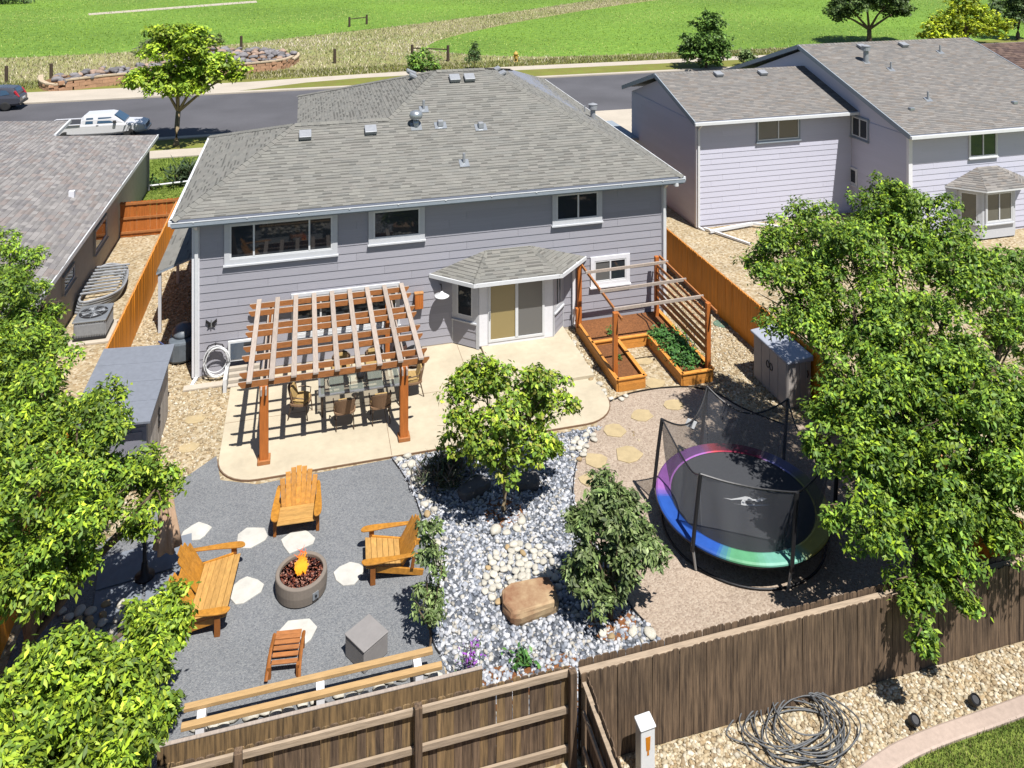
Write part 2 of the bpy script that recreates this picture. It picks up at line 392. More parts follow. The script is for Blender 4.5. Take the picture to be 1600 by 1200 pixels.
Mgravel('river_base', [A(80, 84, 92), A(120, 126, 134), A(150, 154, 160), A(100, 106, 114)], 14)
M('dirt', A(150, 112, 74), .95, .25, 6, big=.15, bump=.6, bscale=25)
M('mulch', A(152, 98, 56), .95, .4, 22, bump=.8, bscale=40, big=.15)
M('stone_attr', (1, 1, 1), .8, .12, 18, attr=True, spec=.3)
M('shingle_attr', (1, 1, 1), .95, .12, 40, attr=True, spec=.15)
M('flagstone', A(236, 233, 224), .85, .09, 5, big=.08, bigscale=2, bump=.2, bscale=20)
M('flagstone_tan', A(218, 196, 152), .85, .12, 5, bump=.2, bscale=20)
M('leaf', (1, 1, 1), .55, .1, 3, attr=True, trans=.22, spec=.3)
M('bark', A(128, 108, 88), .9, .3, 14, (1, 1, .25), bump=.6)
M('bark_pale', A(170, 152, 120), .9, .2, 14, (1, 1, .25), bump=.4)
M('siding', A(156, 155, 163, 1.26), .7, .05, 30, (.15, 1, 2), rnd=.045, bump=.05, big=.05, bigscale=.7)
M('siding_lilac', A(191, 191, 206, 1.25), .7, .03, 30, (.15, 1, 2), rnd=.025)
M('siding_grey', A(176, 168, 154, 1.2), .75, .06, 4)
M('trim_white', A(224, 224, 228, 1.3), .6, .04, 8)
M('trim_grey', A(198, 200, 204, 1.35), .6, .04, 8)
M('trim_bluegrey', A(150, 160, 170, 1.5), .6, .05, 6)
M('gutter_white', A(226, 228, 230, 1.5), .45, .04, 8, spec=.5)
M('soffit', A(120, 124, 136, 1.2), .8, .05, 5)
Mglass('glass_dark'); Mglass('glass_blue', (.05, .07, .1), .06); Mglass('glass_tan', (.22, .17, .07), .25); Mglass('glass_grey', (.1, .1, .1), .2)
Mglass('glass_olive', (.09, .09, .075), .1); Mglass('glass_car', (.03, .06, .1), .04)
M('fabric_curtain', A(210, 205, 190), .9, .15, 12, (6, 1, .2))
M('interior_dark', (.012, .012, .014), .9, .1, 3)
M('stain_orange', A(222, 140, 32, 1.25), .6, .16, 5, (3, 3, .25), rnd=.1, bump=.15, spec=.4)
M('stain_cap', A(190, 140, 90, 1.6), .7, .15, 6, (3, 1, 1))
M('cedar_red', A(178, 116, 66, 1.6), .6, .2, 6, (1, 3, 3), rnd=.08, bump=.12, spec=.4)
M('cedar_post', A(186, 108, 46, 1.45), .6, .2, 6, (4, 4, .4), rnd=.06, bump=.1, spec=.4)
M('weathered_slat', A(208, 192, 178), .85, .16, 7, (4, .5, 2), rnd=.1, bump=.2)
M('fence_old', A(66, 52, 42, 1.6), .9, .25, 7, (3.5, 3.5, .2), rnd=.14, c2=A(126, 104, 82, 1.6), big=.18, bigscale=1.2, detail=9, bump=.4, bscale=14)
M('fence_old_gold', A(92, 76, 58, 1.6), .9, .3, 7, (3.5, 3.5, .2), rnd=.2, c2=A(150, 122, 84, 1.6), detail=9, bump=.4, bscale=14)
M('fence_rail', A(204, 182, 156), .9, .22, 6, (.5, 4, 4), rnd=.1, bump=.3)
M('new_lumber', A(226, 186, 130), .8, .14, 7, (.6, 4, 4), rnd=.06, bump=.1)
M('teak', A(214, 148, 54, 2.0), .5, .26, 6, (2, 2, 2), rnd=.14, bump=.08, spec=.45)
M('teak_seat', A(224, 174, 100, 2.1), .55, .2, 6, (1, 3, 3), rnd=.1, bump=.08)
M('teak_dark', A(150, 92, 40, 1.5), .6, .2, 6, rnd=.1)
M('planter_wood', A(216, 146, 66, 1.5), .6, .16, 6, (1.5, 1.5, 3), rnd=.1, bump=.1, spec=.4)
M('metal_black', (.02, .02, .022), .45, .1, 10, metal=.3)
M('metal_grey', A(164, 167, 172, 1.6), .45, .1, 12, metal=.1)
M('galvanised', A(200, 206, 212, 1.9), .35, .08, 10, metal=.6)
M('plastic_white', A(232, 234, 236, 1.6), .5, .04, 6)
# ================================================================= ground
def sheet(name, poly, z, m, parent=None, kind='structure'):
    b = MB(); pts = [(p[0], p[1], z) for p in poly]
    a = sum(pts[i][0] * pts[(i + 1) % len(pts)][1] - pts[(i + 1) % len(pts)][0] * pts[i][1] for i in range(len(pts)))
    if a < 0: pts = pts[::-1]
    b.add(pts, [tuple(range(len(pts)))]); o = b.build(name, m, parent)
    bm = bmesh.new(); bm.from_mesh(o.data); bmesh.ops.triangulate(bm, faces=bm.faces[:]); bm.to_mesh(o.data); bm.free()
    if kind: o['kind'] = kind
    return o
def rect(x0, x1, y0, y1): return [(x0, y0), (x1, y0), (x1, y1), (x0, y1)]
def smooth_poly(p, k=5, closed=True):
    out = []; n = len(p)
    for i in range(n if closed else n - 1):
        a, b, c, d = (np.array(p[j % n] if closed else p[min(max(j, 0), n - 1)], float) for j in (i - 1, i, i + 1, i + 2))
        for t in np.arange(k) / k:
            out.append(tuple(.5 * (2 * b + (c - a) * t + (2 * a - 5 * b + 4 * c - d) * t * t + (3 * b - a - 3 * c + d) * t ** 3)))
    if not closed: out.append(tuple(p[-1]))
    return out
sheet('ground', rect(-900, 900, -400, 1500), 0, 'field_grass')
# bare and dry ground on the far side of the street
dry = smooth_poly([(-70, 76), (-30, 77), (0, 77), (20, 78), (40, 78.4), (60, 79), (60, 82), (40, 82), (22, 84), (14, 94), (28, 112), (52, 133), (75, 150), (62, 152), (40, 134), (15, 116), (2, 108), (-12, 100), (-30, 97), (-70, 96)], 4)
DRY = dry
sheet('dry_grass_ground', dry, .006, 'dry_grass')
sheet('verge_grass', rect(-70, 90, 74.8, 81.2), .01, 'strip_grass')
sheet('street', rect(-90, 110, 56.8, 70.9), .014, 'asphalt')
def walk(name, poly, z=.12, m='concrete_walk'):
    o = MB().prism(poly, .0, z).build(name, m); o['kind'] = 'structure'; return o
walk('kerb_near', rect(-90, 16, 56.3, 56.84), .13); walk('kerb_far', rect(-90, 110, 70.86, 71.5), .13)
walk('sidewalk_near', rect(-90, 16.5, 51.9, 53.6), .09)
walk('sidewalk_far', [(-90, 71.52), (-6, 71.52), (0, 74.0), (5, 75.0), (10, 75.2), (110, 75.2), (110, 77.3), (9, 77.3), (2, 76.6), (-5, 75.6), (-90, 75.1)], .10)
sheet('median_grass', [(-5.6, 71.52), (110, 71.52), (110, 75.18), (10, 75.18), (5, 74.98), (0, 73.98)], .1, 'strip_grass')
walk('driveway', rect(16.8, 26, 43.5, 56.84), .07)
sheet('grass_strip', rect(-90, 16.4, 53.6, 56.3), .05, 'strip_grass')
sheet('front_lawn', rect(-60, 16.4, 40, 51.9), .02, 'lawn')
# narrow concrete path on the far field
sheet('field_path', [P(138, 21, 0), P(400, 1, 0), P(402, 4, 0), P(139, 24, 0)], .02, 'concrete_walk')
# yards
sheet('rock_mulch_yard', rect(-5.7, 14.5, 12.4, 42), .028, 'tan_gravel')
sheet('neighbour_rock_yard', rect(-30, -5.65, 10, 42), .026, 'tan_gravel')
sheet('neighbour_side_yard', rect(14.45, 40, 12.4, 43.4), .026, 'tan_gravel')
# rear neighbours behind the camera-side fence
KERB = [P(u, v) for u, v in [(1330, 1215), (1390, 1172), (1460, 1142), (1530, 1118), (1610, 1088), (1700, 1050)]]
sheet('rear_rock_bed', [(4.5, 2), (4.5, 12.4), (30, 12.4), (30, 2)], .03, 'tan_gravel')
kz = smooth_poly(KERB, 4, False)
kin = [(x + .12, y - .3) for x, y in kz]
kb = MB(); nk = len(kz); V = []
for i in range(nk): V += [(*kz[i], 0), (*kz[i], .09), (kz[i][0] * .9 + kin[i][0] * .1, kz[i][1] * .9 + kin[i][1] * .1, .105), (kz[i][0] * .1 + kin[i][0] * .9, kz[i][1] * .1 + kin[i][1] * .9, .105), (*kin[i], .09), (*kin[i], 0)]
kb.add(V, [(i * 6 + j, (i + 1) * 6 + j, (i + 1) * 6 + j + 1, i * 6 + j + 1) for i in range(nk - 1) for j in range(5)])
ko = kb.build('mow_strip', 'kerb_concrete'); ko['kind'] = 'structure'
LAWN2 = kin + [(30, kin[-1][1]), (30, 2), (kin[0][0], 2)]
sheet('rear_lawn', LAWN2, .05, 'lawn')
sheet('rear_dirt_yard', rect(-30, 4.42, 2, 12.4), .03, 'dirt')
# fire pit terrace: slate chips
SL = [P(*q) for q in [(610, 717), (622, 733), (640, 762), (657, 805), (668, 850), (672, 900), (670, 950), (676, 1005), (690, 1030)]]
slate = [(-2.3, 22.2), (-2.1, 21.2), (-1.2, 20.8), (2.2, 20.9)] + SL[1:] + [(2.6, 13.4), (-5.5, 13.4), (-5.5, 19.2), (-4.6, 19.6), (-3.6, 20.6), (-2.9, 21.6)]
sheet('slate_gravel_terrace', slate, .034, 'slate_gravel')
FN = [P(*q) for q in [(948, 632), (985, 617), (1030, 609), (1080, 607), (1120, 617), (1160, 640), (1230, 668)]]
FL_ = [P(*q) for q in [(925, 680), (903, 720), (896, 760), (900, 800), (960, 900), (985, 950), (1022, 990)]]
fines = FN + [(14.35, 19.6), (14.35, 12.6), (7.2, 12.6)] + FL_[::-1]
sheet('crusher_fines_area', fines, .034, 'fines_gravel')
RIV = SL[:1] + SL[1:] + [(2.9, 12.7), (7.1, 12.7)] + FL_[::-1] + [(8.1, 20.75), (2.3, 20.9)]
sheet('river_rock_bed', RIV, .031, 'river_base')
sheet('bark_soil_strip', [P(690, 1072), P(760, 1048), P(900, 1020), (6.0, 12.66), (2.7, 12.66)], .036, 'mulch')
# steel garden edging
def edging(path, label, h=.07):
    b = MB(); pts = smooth_poly(path, 3, False); n = len(pts); q = []
    for i, p in enumerate(pts):
        a_, c_ = pts[max(i - 1, 0)], pts[min(i + 1, n - 1)]; d = Vector((c_[0] - a_[0], c_[1] - a_[1], 0)).normalized(); r_ = Vector((-d.y, d.x, 0)) * .012
        q += [(p[0] - r_.x, p[1] - r_.y, 0), (p[0] + r_.x, p[1] + r_.y, 0), (p[0] + r_.x, p[1] + r_.y, h), (p[0] - r_.x, p[1] - r_.y, h)]
    f = [(4 * i + a_, 4 * i + (a_ + 1) % 4, 4 * i + 4 + (a_ + 1) % 4, 4 * i + 4 + a_) for i in range(n - 1) for a_ in range(4)]
    b.add(q, f + [(0, 1, 2, 3), (4 * n - 1, 4 * n - 2, 4 * n - 3, 4 * n - 4)]); tag(b.build('garden_edging', 'metal_black'), label, 'edging', 'steel garden edging')
edging(FN, 'dark steel edging strip curving between patio corner and tan rock near storage box')
edging(SL, 'dark steel edging strip between slate gravel terrace and river rock')
edging(FL_, 'dark steel edging strip between river rock and trampoline area')
# patio slab
arc = lambda cx, cy, r, a0, a1, n=8: [(cx + r * math.cos(R(a0 + (a1 - a0) * i / n)), cy + r * math.sin(R(a0 + (a1 - a0) * i / n))) for i in range(n + 1)]
PAT = arc(-1.2, 21.97, 1.02, 180, 270) + arc(7.66, 21.97, 1.02, 270, 360) + [(8.68, 26.14), (-2.22, 26.14)]
o = MB().prism(PAT, .0, .085).build('patio', 'patio_concrete', bevel=.015); o['kind'] = 'structure'
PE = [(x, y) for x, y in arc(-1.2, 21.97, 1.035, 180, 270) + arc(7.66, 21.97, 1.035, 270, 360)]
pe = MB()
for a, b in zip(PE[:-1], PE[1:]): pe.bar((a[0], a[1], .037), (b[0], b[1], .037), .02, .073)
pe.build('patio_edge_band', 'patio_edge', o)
jb = MB()
for x in (2.2, 4.9): jb.box(x - .006, x + .006, 20.96, 26.1, .08, .0875)
jb.box(-2.2, 8.66, 23.5, 23.512, .08, .0872); jb.build('control_joint', 'patio_edge', o)
o = MB().box(5.62, 8.66, 23.0, 26.1, .0, .19).build('door_landing', 'patio_concrete', bevel=.012); o['kind'] = 'structure'
# ================================================================= houses
def window(parent, x0, x1, z0, z1, y, divs=(), glass='glass_dark', trim=.13, tm='trim_white', axis='y', name='window', proud=.05, fr=.05, panes=None):
    """window on a wall facing -y (axis y) or facing -x / +x (axis '-x','+x')"""
    def T(b):
        if axis == 'y': return b.xf(Matrix.Translation((0, y, 0)))
        if axis == '-x': return b.xf(Matrix.Translation((y, 0, 0)) @ Matrix.Rotation(R(-90), 4, 'Z'))
        if axis == '+x': return b.xf(Matrix.Translation((y, 0, 0)) @ Matrix.Rotation(R(90), 4, 'Z'))
        return b.xf(axis)
    p = proud
    b = MB()
    b.box(x0, x1, -p, .06, z1 - trim, z1); b.box(x0, x1, -p, .06, z0, z0 + trim)
    b.box(x0, x0 + trim, -p, .06, z0 + trim, z1 - trim); b.box(x1 - trim, x1, -p, .06, z0 + trim, z1 - trim)
    wn = T(b).build(name, tm, parent)
    a0, a1, c0, c1 = x0 + trim, x1 - trim, z0 + trim, z1 - trim
    f = MB(); q = p * .8
    f.box(a0, a1, -q, .05, c1 - fr, c1); f.box(a0, a1, -q, .05, c0, c0 + fr); f.box(a0, a0 + fr, -q, .05, c0 + fr, c1 - fr); f.box(a1 - fr, a1, -q, .05, c0 + fr, c1 - fr)
    xs = [a0 + fr] + [a0 + (a1 - a0) * d for d in divs] + [a1 - fr]
    for d in xs[1:-1]: f.box(d - fr * .55, d + fr * .55, -q - .004, .05, c0 + fr, c1 - fr)
    T(f).build('frame', 'gutter_white', wn)
    for i in range(len(xs) - 1):
        g = MB().box(xs[i] + (fr * .55 if i else 0), xs[i + 1] - (fr * .55 if i < len(xs) - 2 else 0), -.012, .04, c0 + fr, c1 - fr)
        T(g).build('pane', (panes[i] if panes else glass), wn)
    s = MB().box(x0 - .03, x1 + .03, -p - .05, .04, z0 - .05, z0 - .002); T(s).build('sill', tm, wn)
    return wn
def board_mesh(name, length, h, m, out=.028, th=.012):
    b = MB(); b.add([(0, -out, 0), (length, -out, 0), (length, -th, h), (0, -th, h), (0, .01, 0), (length, .01, 0), (length, .01, h), (0, .01, h)],
                    [(0, 1, 2, 3), (5, 4, 7, 6), (4, 5, 1, 0), (3, 2, 6, 7), (0, 3, 7, 4), (1, 5, 6, 2)])
    me = bpy.data.meshes.new(name); me.from_pydata(b.v, [], b.f); me.materials.append(MATS[m]); return me
def siding_wall(parent, p0, p1, z0, z1, course, m, rz=None):
    a, b_ = Vector((*p0, 0)), Vector((*p1, 0)); d = b_ - a; rz = math.atan2(d.y, d.x)
    me = board_mesh('siding_board', 1, course - .006, m); z = z0; d0 = d.normalized(); k = 0
    while z < z1 - .02:
        h = min(course, z1 - z); x = 0; st = [1.3, 3.1, 2.2, .7][k % 4] if d.length > 4 else d.length; k += 1
        while x < d.length - .01:
            L_ = min(st, d.length - x); st = 3.66 if d.length - x - L_ > 4.2 else d.length
            o = bpy.data.objects.new('siding_board', me); col.objects.link(o)
            o.location = (a.x + d0.x * x, a.y + d0.y * x, z); o.rotation_euler = (0, 0, rz); o.scale = (L_ - .005, 1, h / course); setpar(o, parent); x += L_
        z += course
PALH = [tuple(x * .84 for x in c_) for c_ in (A(172, 170, 163), A(169, 167, 160), A(176, 174, 166), A(165, 164, 158), A(172, 169, 162))]
PALN = [tuple(x * .86 for x in c_) for c_ in (A(176, 171, 166), A(169, 164, 160), A(184, 178, 172), A(174, 165, 157), A(165, 162, 159))]
PALB = [A(124, 104, 96), A(110, 92, 88), A(136, 114, 104)]
def roof_face(parent, pts, ea, eb_, pal, name='shingles', seed=1, **k):
    return shingles(name, pts, ea, eb_, 'shingle_attr', parent, pal, seed=seed, **k)
def roof_part(parent, faces, th=.1, m='soffit', name='roof'):
    b = MB()
    for f in faces:
        n = len(f); top = [Vector(p) for p in f]; bot = [p - Vector((0, 0, th)) for p in top]
        b.add(top + bot, [tuple(range(n)), tuple(range(2 * n - 1, n - 1, -1))] + [(i, n + i, n + (i + 1) % n, (i + 1) % n) for i in range(n)])
    return b.build(name, m, parent)
def cap_ridge(parent, a, b, wd=.3, pal=PALH, step=.22, nrm=(0, 0, 1)):
    a, b = Vector(a), Vector(b); d = (b - a); n = max(1, int(d.length / step)); d.normalize(); r_ = d.cross(Vector((0, 0, 1))).normalized(); u = r_.cross(d)
    m = MB()
    for i in range(n):
        p, q = a + d * (i * step), a + d * min((i + 1.25) * step, (b - a).length); c = tuple(np.array(random.choice(pal)) * random.uniform(.86, .98))
        m.add([p - r_ * wd / 2 - u * .05 + u * .02, p + u * .045, p + r_ * wd / 2 - u * .05 + u * .02, q - r_ * wd / 2 - u * .05, q + u * .028, q + r_ * wd / 2 - u * .05], [(0, 1, 4, 3), (1, 2, 5, 4)], c)
    o = m.build('ridge_cap', 'shingle_attr', parent, attr=True); return o
def box_vent(parent, p, sl=(0, .52), rz=0, s=.42):
    """low slant-back roof vent on a slope"""
    n = Vector((-sl[0], -sl[1], 1)).normalized(); q = Vector((0, 0, 1)).rotation_difference(n).to_matrix().to_4x4()
    b = MB().prism([(-s / 2, -s / 2), (s / 2, -s / 2), (s / 2, s / 2), (-s / 2, s / 2)], .06, lambda x, y: .19 if y < 0 else .16); b.box(-s * .42, s * .42, -s * .42, s * .42, 0, .08)
    return b.xf(Matrix.Translation(p) @ q @ Matrix.Rotation(rz, 4, 'Z')).build('roof_vent', 'metal_grey', parent, bevel=.02)
def pipe_vent(parent, p, h=.35, r=.05, flash=True, cap=False, m='metal_grey', sl=(0, .52)):
    n = Vector((-sl[0], -sl[1], 1)).normalized(); q = Vector((0, 0, 1)).rotation_difference(n).to_matrix().to_4x4()
    b = MB().tube([Vector(p) - Vector((0, 0, .1)), Vector(p) + Vector((0, 0, h))], r, 12)
    if cap: b.lathe([(r * 1.7, h * .72), (r * 1.7, h * .95), (r * 1.9, h), (r * .3, h * 1.08)], p, 14)
    o = b.build('vent_pipe', m, parent)
    if flash:
        f = MB().box(-.17, .17, -.2, .16, .018, .032); f.xf(Matrix.Translation(p) @ q).build('flashing', 'galvanised', o)
    return o
# ----------------------------------------------------------------- the grey house in the middle
house = thing('grey_house', 'two-storey grey lap-sided house with grey hip roof in the middle', 'house', (4.6, 26.15, 0))
WY = 26.15
wall = MB().box(-3.36, 12.55, WY + .01, 35.2, 0, 4.98).box(.3, 12.55, 35.21, 43.0, 0, 4.97).build('wall', 'siding', house)
siding_wall(wall, (-3.36, WY), (12.55, WY), .12, 4.96, .257, 'siding')
MB().box(-3.34, 12.53, WY - .02, WY + .02, .0, .12).build('foundation', 'concrete_walk', house)
MB().box(-3.42, -3.2, WY - .045, WY + .1, .1, 4.96).build('corner_board', 'trim_white', house)
MB().box(12.42, 12.6, WY - .045, WY + .1, .1, 4.96).build('corner_board', 'trim_white', house)
ZE = 5.19; Ya = 25.65; XL, XR = -3.93, 13.05
rA, rB = (XL, Ya, ZE), (XR, Ya, ZE); ms = .52
apR = (7.1, 31.6, ZE + ms * (31.6 - Ya)); apL = (5.1, 31.6, ZE + ms * (31.6 - Ya)); vV = (2.94, 29.2, ZE + ms * (29.2 - Ya)); hL = (-.38, 29.2, ZE + ms * (29.2 - Ya))
fL = (XL, 35.7, ZE); e1 = (-.38, 43.2, ZE); e0 = (-.38, 35.4, ZE); gR = (10.0, 38.4, 6.95); e2 = (13.6, 44.5, ZE)
rear = [rA, rB, apR, apL, vV, hL]; left = [fL, rA, hL]; upl = [e1, e0, vV, apL]; rgt = [rB, e2, gR, apR]
roof = roof_part(house, [rear, left, [hL, vV, (2.5, 35.7, ZE), fL], upl, rgt, [apR, gR, (6.5, 44.5, ZE), apL], [gR, e2, (6.5, 44.5, ZE)], [apL, (6.5, 44.5, ZE), e1]], .06)
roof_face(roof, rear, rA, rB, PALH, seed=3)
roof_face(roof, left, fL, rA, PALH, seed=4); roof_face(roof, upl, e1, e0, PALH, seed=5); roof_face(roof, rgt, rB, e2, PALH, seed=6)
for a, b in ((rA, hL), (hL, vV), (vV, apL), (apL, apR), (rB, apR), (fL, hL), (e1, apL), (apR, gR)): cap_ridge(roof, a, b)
MB().box(XL + .02, XR - .02, Ya + .02, WY, 4.93, 4.97).box(XL + .02, XL + .5, WY, 35.6, 4.93, 4.97).box(12.56, XR - .02, WY, 43, 4.93, 4.97).build('soffit', 'soffit', house)
g = MB().box(XL - .02, XR + .02, Ya - .1, Ya + .015, 5.0, 5.12).build('gutter', 'trim_bluegrey', house)
MB().box(XL - .02, XR + .02, Ya - .11, Ya - .085, 5.12, 5.145).build('gutter_lip', 'gutter_white', g)
MB().box(XL - .1, XL + .0, Ya - .02, 35.7, 5.02, 5.17).build('gutter', 'gutter_white', house)
gb = MB().bar((XR + .04, Ya, 5.1), (e2[0] + .04, e2[1], 5.1), .1, .13).build('gutter', 'gutter_white', house)
MB().box(XL, XR, Ya + .016, Ya + .05, 4.92, 5.13).build('fascia', 'trim_bluegrey', house)
for i in range(11):
    x = XL + .6 + i * 1.55; MB().box(x, x + .05, Ya - .12, Ya - .1, 5.1, 5.15).build('gutter_hanger', 'gutter_white', g)
# downspouts
def downspout(parent, x, y, z0, z1, kick=(0, -.35), m='gutter_white', elbow=True):
    b = MB(); b.bar((x, y, z0 + .1), (x, y, z1 - .3), .1, .075, (0, 1, 0))
    if elbow: b.bar((x, y, z1 - .3), (x, y - .36, z1), .09, .07, (0, 1, 0))
    if kick: b.bar((x, y, z0 + .12), (x + kick[0], y + kick[1], z0 + .04), .1, .075, (0, 0, 1))
    return b.build('downspout', m, parent)
downspout(house, -3.28, WY - .085, .0, 5.0, (-.1, -.3)); downspout(house, 12.5, WY - .085, 0, 5.0, None); downspout(house, 9.05, WY - .09, .1, 2.5, (.15, -.1), 'trim_white')
MB().lathe([(.0, 0), (.09, .0), (.09, .12), (0, .14)], n=12).xf(Matrix.Translation((12.75, Ya - .02, 4.88))).build('gutter_outlet', 'gutter_white', house)
# rear windows
def zat(u, v, y=WY):
    xc = (u - 800) / FPX; dx, dy, dz = xc * _c + _s, -xc * _s + _c, -(v - YHOR) / FPX; t = y / dy
    return dx * t, CAMH + dz * t
def win_px(par, u0, v0, u1, v1, y=WY, **k):
    x0, z1 = zat(u0, v0, y); x1, z0 = zat(u1, v1, y); return window(par, x0, x1, z0, z1, y - .03, **k)
window(house, -2.47, .99, 3.5, 4.9, WY - .03, divs=(.23, .77), trim=.16, tm='trim_grey')
window(house, 1.98, 3.83, 3.7, 4.92, WY - .03, trim=.16, tm='trim_grey')
window(house, 8.28, 10.12, 3.72, 4.92, WY - .03, divs=(.52,), trim=.15, tm='trim_grey')
window(house, 9.69, 11.17, 1.42, 2.46, WY - .03, divs=(.5,), trim=.14, panes=['glass_grey', 'glass_dark'])
window(house, -.45, 3.0, .95, 2.35, WY - .03, divs=(.25, .75), trim=.1, tm='gutter_white')
# bay with patio door
BZ = 2.5
bw = [(4.73, 26.2), (5.55, 25.5), (8.1, 25.5), (8.72, 26.2)]
bay = MB().prism([(5.0, 26.16), (5.58, 25.56), (8.07, 25.56), (8.5, 26.16)], .1, BZ - .02).build('bay', 'trim_grey', house)
siding_wall(bay, bw[0], bw[1], .12, .95, .257, 'siding'); siding_wall(bay, bw[2], bw[3], .12, .95, .257, 'siding')
def seg_matrix(p, q):
    d = Vector((q[0] - p[0], q[1] - p[1], 0)); return Matrix.Translation((p[0], p[1], 0)) @ Matrix.Rotation(math.atan2(d.y, d.x), 4, 'Z'), d.length
for a, b in ((bw[0], bw[1]), (bw[2], bw[3])):
    T_, L_ = seg_matrix(a, b)
    window(bay, .1, L_ - .1, .95, 2.42, 0, axis=T_, trim=.14, proud=.03, tm='trim_grey', name='bay_window', divs=() if a == bw[0] else (.5,))
    for x in (0, L_ - .1): MB().box(x, x + .1, -.035, .06, .1, BZ).xf(T_).build('corner_board', 'trim_grey', bay)
T_, L_ = seg_matrix(bw[1], bw[2])
MB().box(0, L_, -.02, .05, 2.3, BZ).box(0, .3, -.021, .05, .2, 2.3).box(L_ - .3, L_, -.021, .05, .2, 2.3).box(.3, L_ - .3, -.04, .05, .19, .3).xf(T_).build('door_surround', 'trim_white', bay)
dr = MB().box(.3, .38, -.06, .04, .3, 2.3).box(L_ - .38, L_ - .3, -.06, .04, .3, 2.3).box(.38, L_ - .38, -.06, .04, 2.22, 2.3).box(.38, L_ - .38, -.06, .04, .3, .38).box(L_ / 2 - .05, L_ / 2 + .05, -.07, .04, .38, 2.22).xf(T_).build('patio_door', 'gutter_white', bay)
MB().box(.38, L_ / 2 - .05, -.03, .03, .38, 2.22).xf(T_).build('pane', 'glass_tan', dr); MB().box(L_ / 2 + .05, L_ - .38, -.035, .03, .38, 2.22).xf(T_).build('pane', 'glass_grey', dr)
MB().box(.33, .37, -.1, -.06, 1.1, 1.35).xf(T_).build('handle', 'metal_grey', dr)
be = [(4.02, 26.13, BZ), (5.27, 25.0, BZ), (8.27, 25.0, BZ), (9.5, 26.13, BZ)]; bt = [(5.94, 26.13, 3.1), (7.46, 26.13, 3.1)]
bf = [[be[0], be[1], bt[0]], [be[1], be[2], bt[1], bt[0]], [be[2], be[3], bt[1]]]
br = roof_part(bay, bf, .05, 'trim_grey', 'bay_roof')
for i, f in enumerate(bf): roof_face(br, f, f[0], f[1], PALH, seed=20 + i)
cap_ridge(br, be[1], bt[0], .26); cap_ridge(br, be[2], bt[1], .26)
gm = MB()
for a, b in zip(be[:-1], be[1:]): gm.bar((a[0], a[1], BZ - .05), (b[0], b[1], BZ - .05), .1, .12, ext=.02)
gm.build('bay_gutter', 'gutter_white', bay)
# side porch roof on the left wall
pr = [(-5.0, 29.4, 2.15), (-5.0, 33.6, 2.15), (-3.37, 33.6, 2.75), (-3.37, 29.4, 2.75)]
sp = roof_part(house, [pr], .08, 'trim_bluegrey', 'porch_roof'); roof_face(sp, pr, pr[0], pr[1], PALH, seed=31)
MB().box(-4.95, -4.85, 29.45, 29.55, 0, 2.1).build('porch_post', 'trim_grey', house); MB().box(-4.95, -4.85, 33.4, 33.5, 0, 2.1).build('porch_post', 'trim_grey', house)
# roof vents (on the rear plane)
def on_rear(u, v):
    # meet the rear slope z = ZE + ms (y-Ya)
    xc = (u - 800) / FPX; dx, dy, dz = xc * _c + _s, -xc * _s + _c, -(v - YHOR) / FPX
    t = (CAMH - ZE + ms * Ya) / (ms * dy - dz); return Vector((dx * t, dy * t, CAMH + dz * t))
for u, v in ((477, 214), (579, 206), (710, 125), (733, 124)): box_vent(house, on_rear(u, v))
for u, v in ((655, 130), (645, 125)):
    q = on_rear(u, v + 8); box_vent(house, (4.3, 32.6 if u == 655 else 33.6, ZE + .562 * 4.68), (-.56, 0), R(90))
for y in (32.6, 33.6): box_vent(house, (8.1, y, apR[2] - .52 * 1.0), (.52, 0), R(-90))
for u, v in ((662, 171), (725, 255)): pipe_vent(house, on_rear(u, v), .35)
for u, v in ((688, 196), (751, 199)):
    q = on_rear(u, v); o = MB().box(q.x - .1, q.x + .1, q.y - .12, q.y + .1, q.z - .02, q.z + .2).build('hood_vent', 'metal_grey', house, bevel=.03); MB().box(-.22, .22, -.2, .16, .018, .03).xf(Matrix.Translation(q) @ Matrix.Rotation(math.atan(ms), 4, 'X')).build('flashing', 'galvanised', o)
q = on_rear(650, 198)
tb = MB().tube([q, q + Vector((0, 0, .25))], .1, 14).lathe([(.05, .25), (.2, .3), (.25, .42), (.2, .55), (.05, .6)], q, 16).build('turbine_vent', 'galvanised', house, smooth=True)
MB().box(-.2, .2, -.22, .18, .018, .03).xf(Matrix.Translation(q) @ Matrix.Rotation(math.atan(ms), 4, 'X')).build('flashing', 'galvanised', tb)
pipe_vent(house, (12.1, 32.3, ZE + .45), .75, .11, True, True, 'metal_grey', (.5, 0)); pipe_vent(house, (12.2, 33.6, ZE + .4), .45, .03, False)
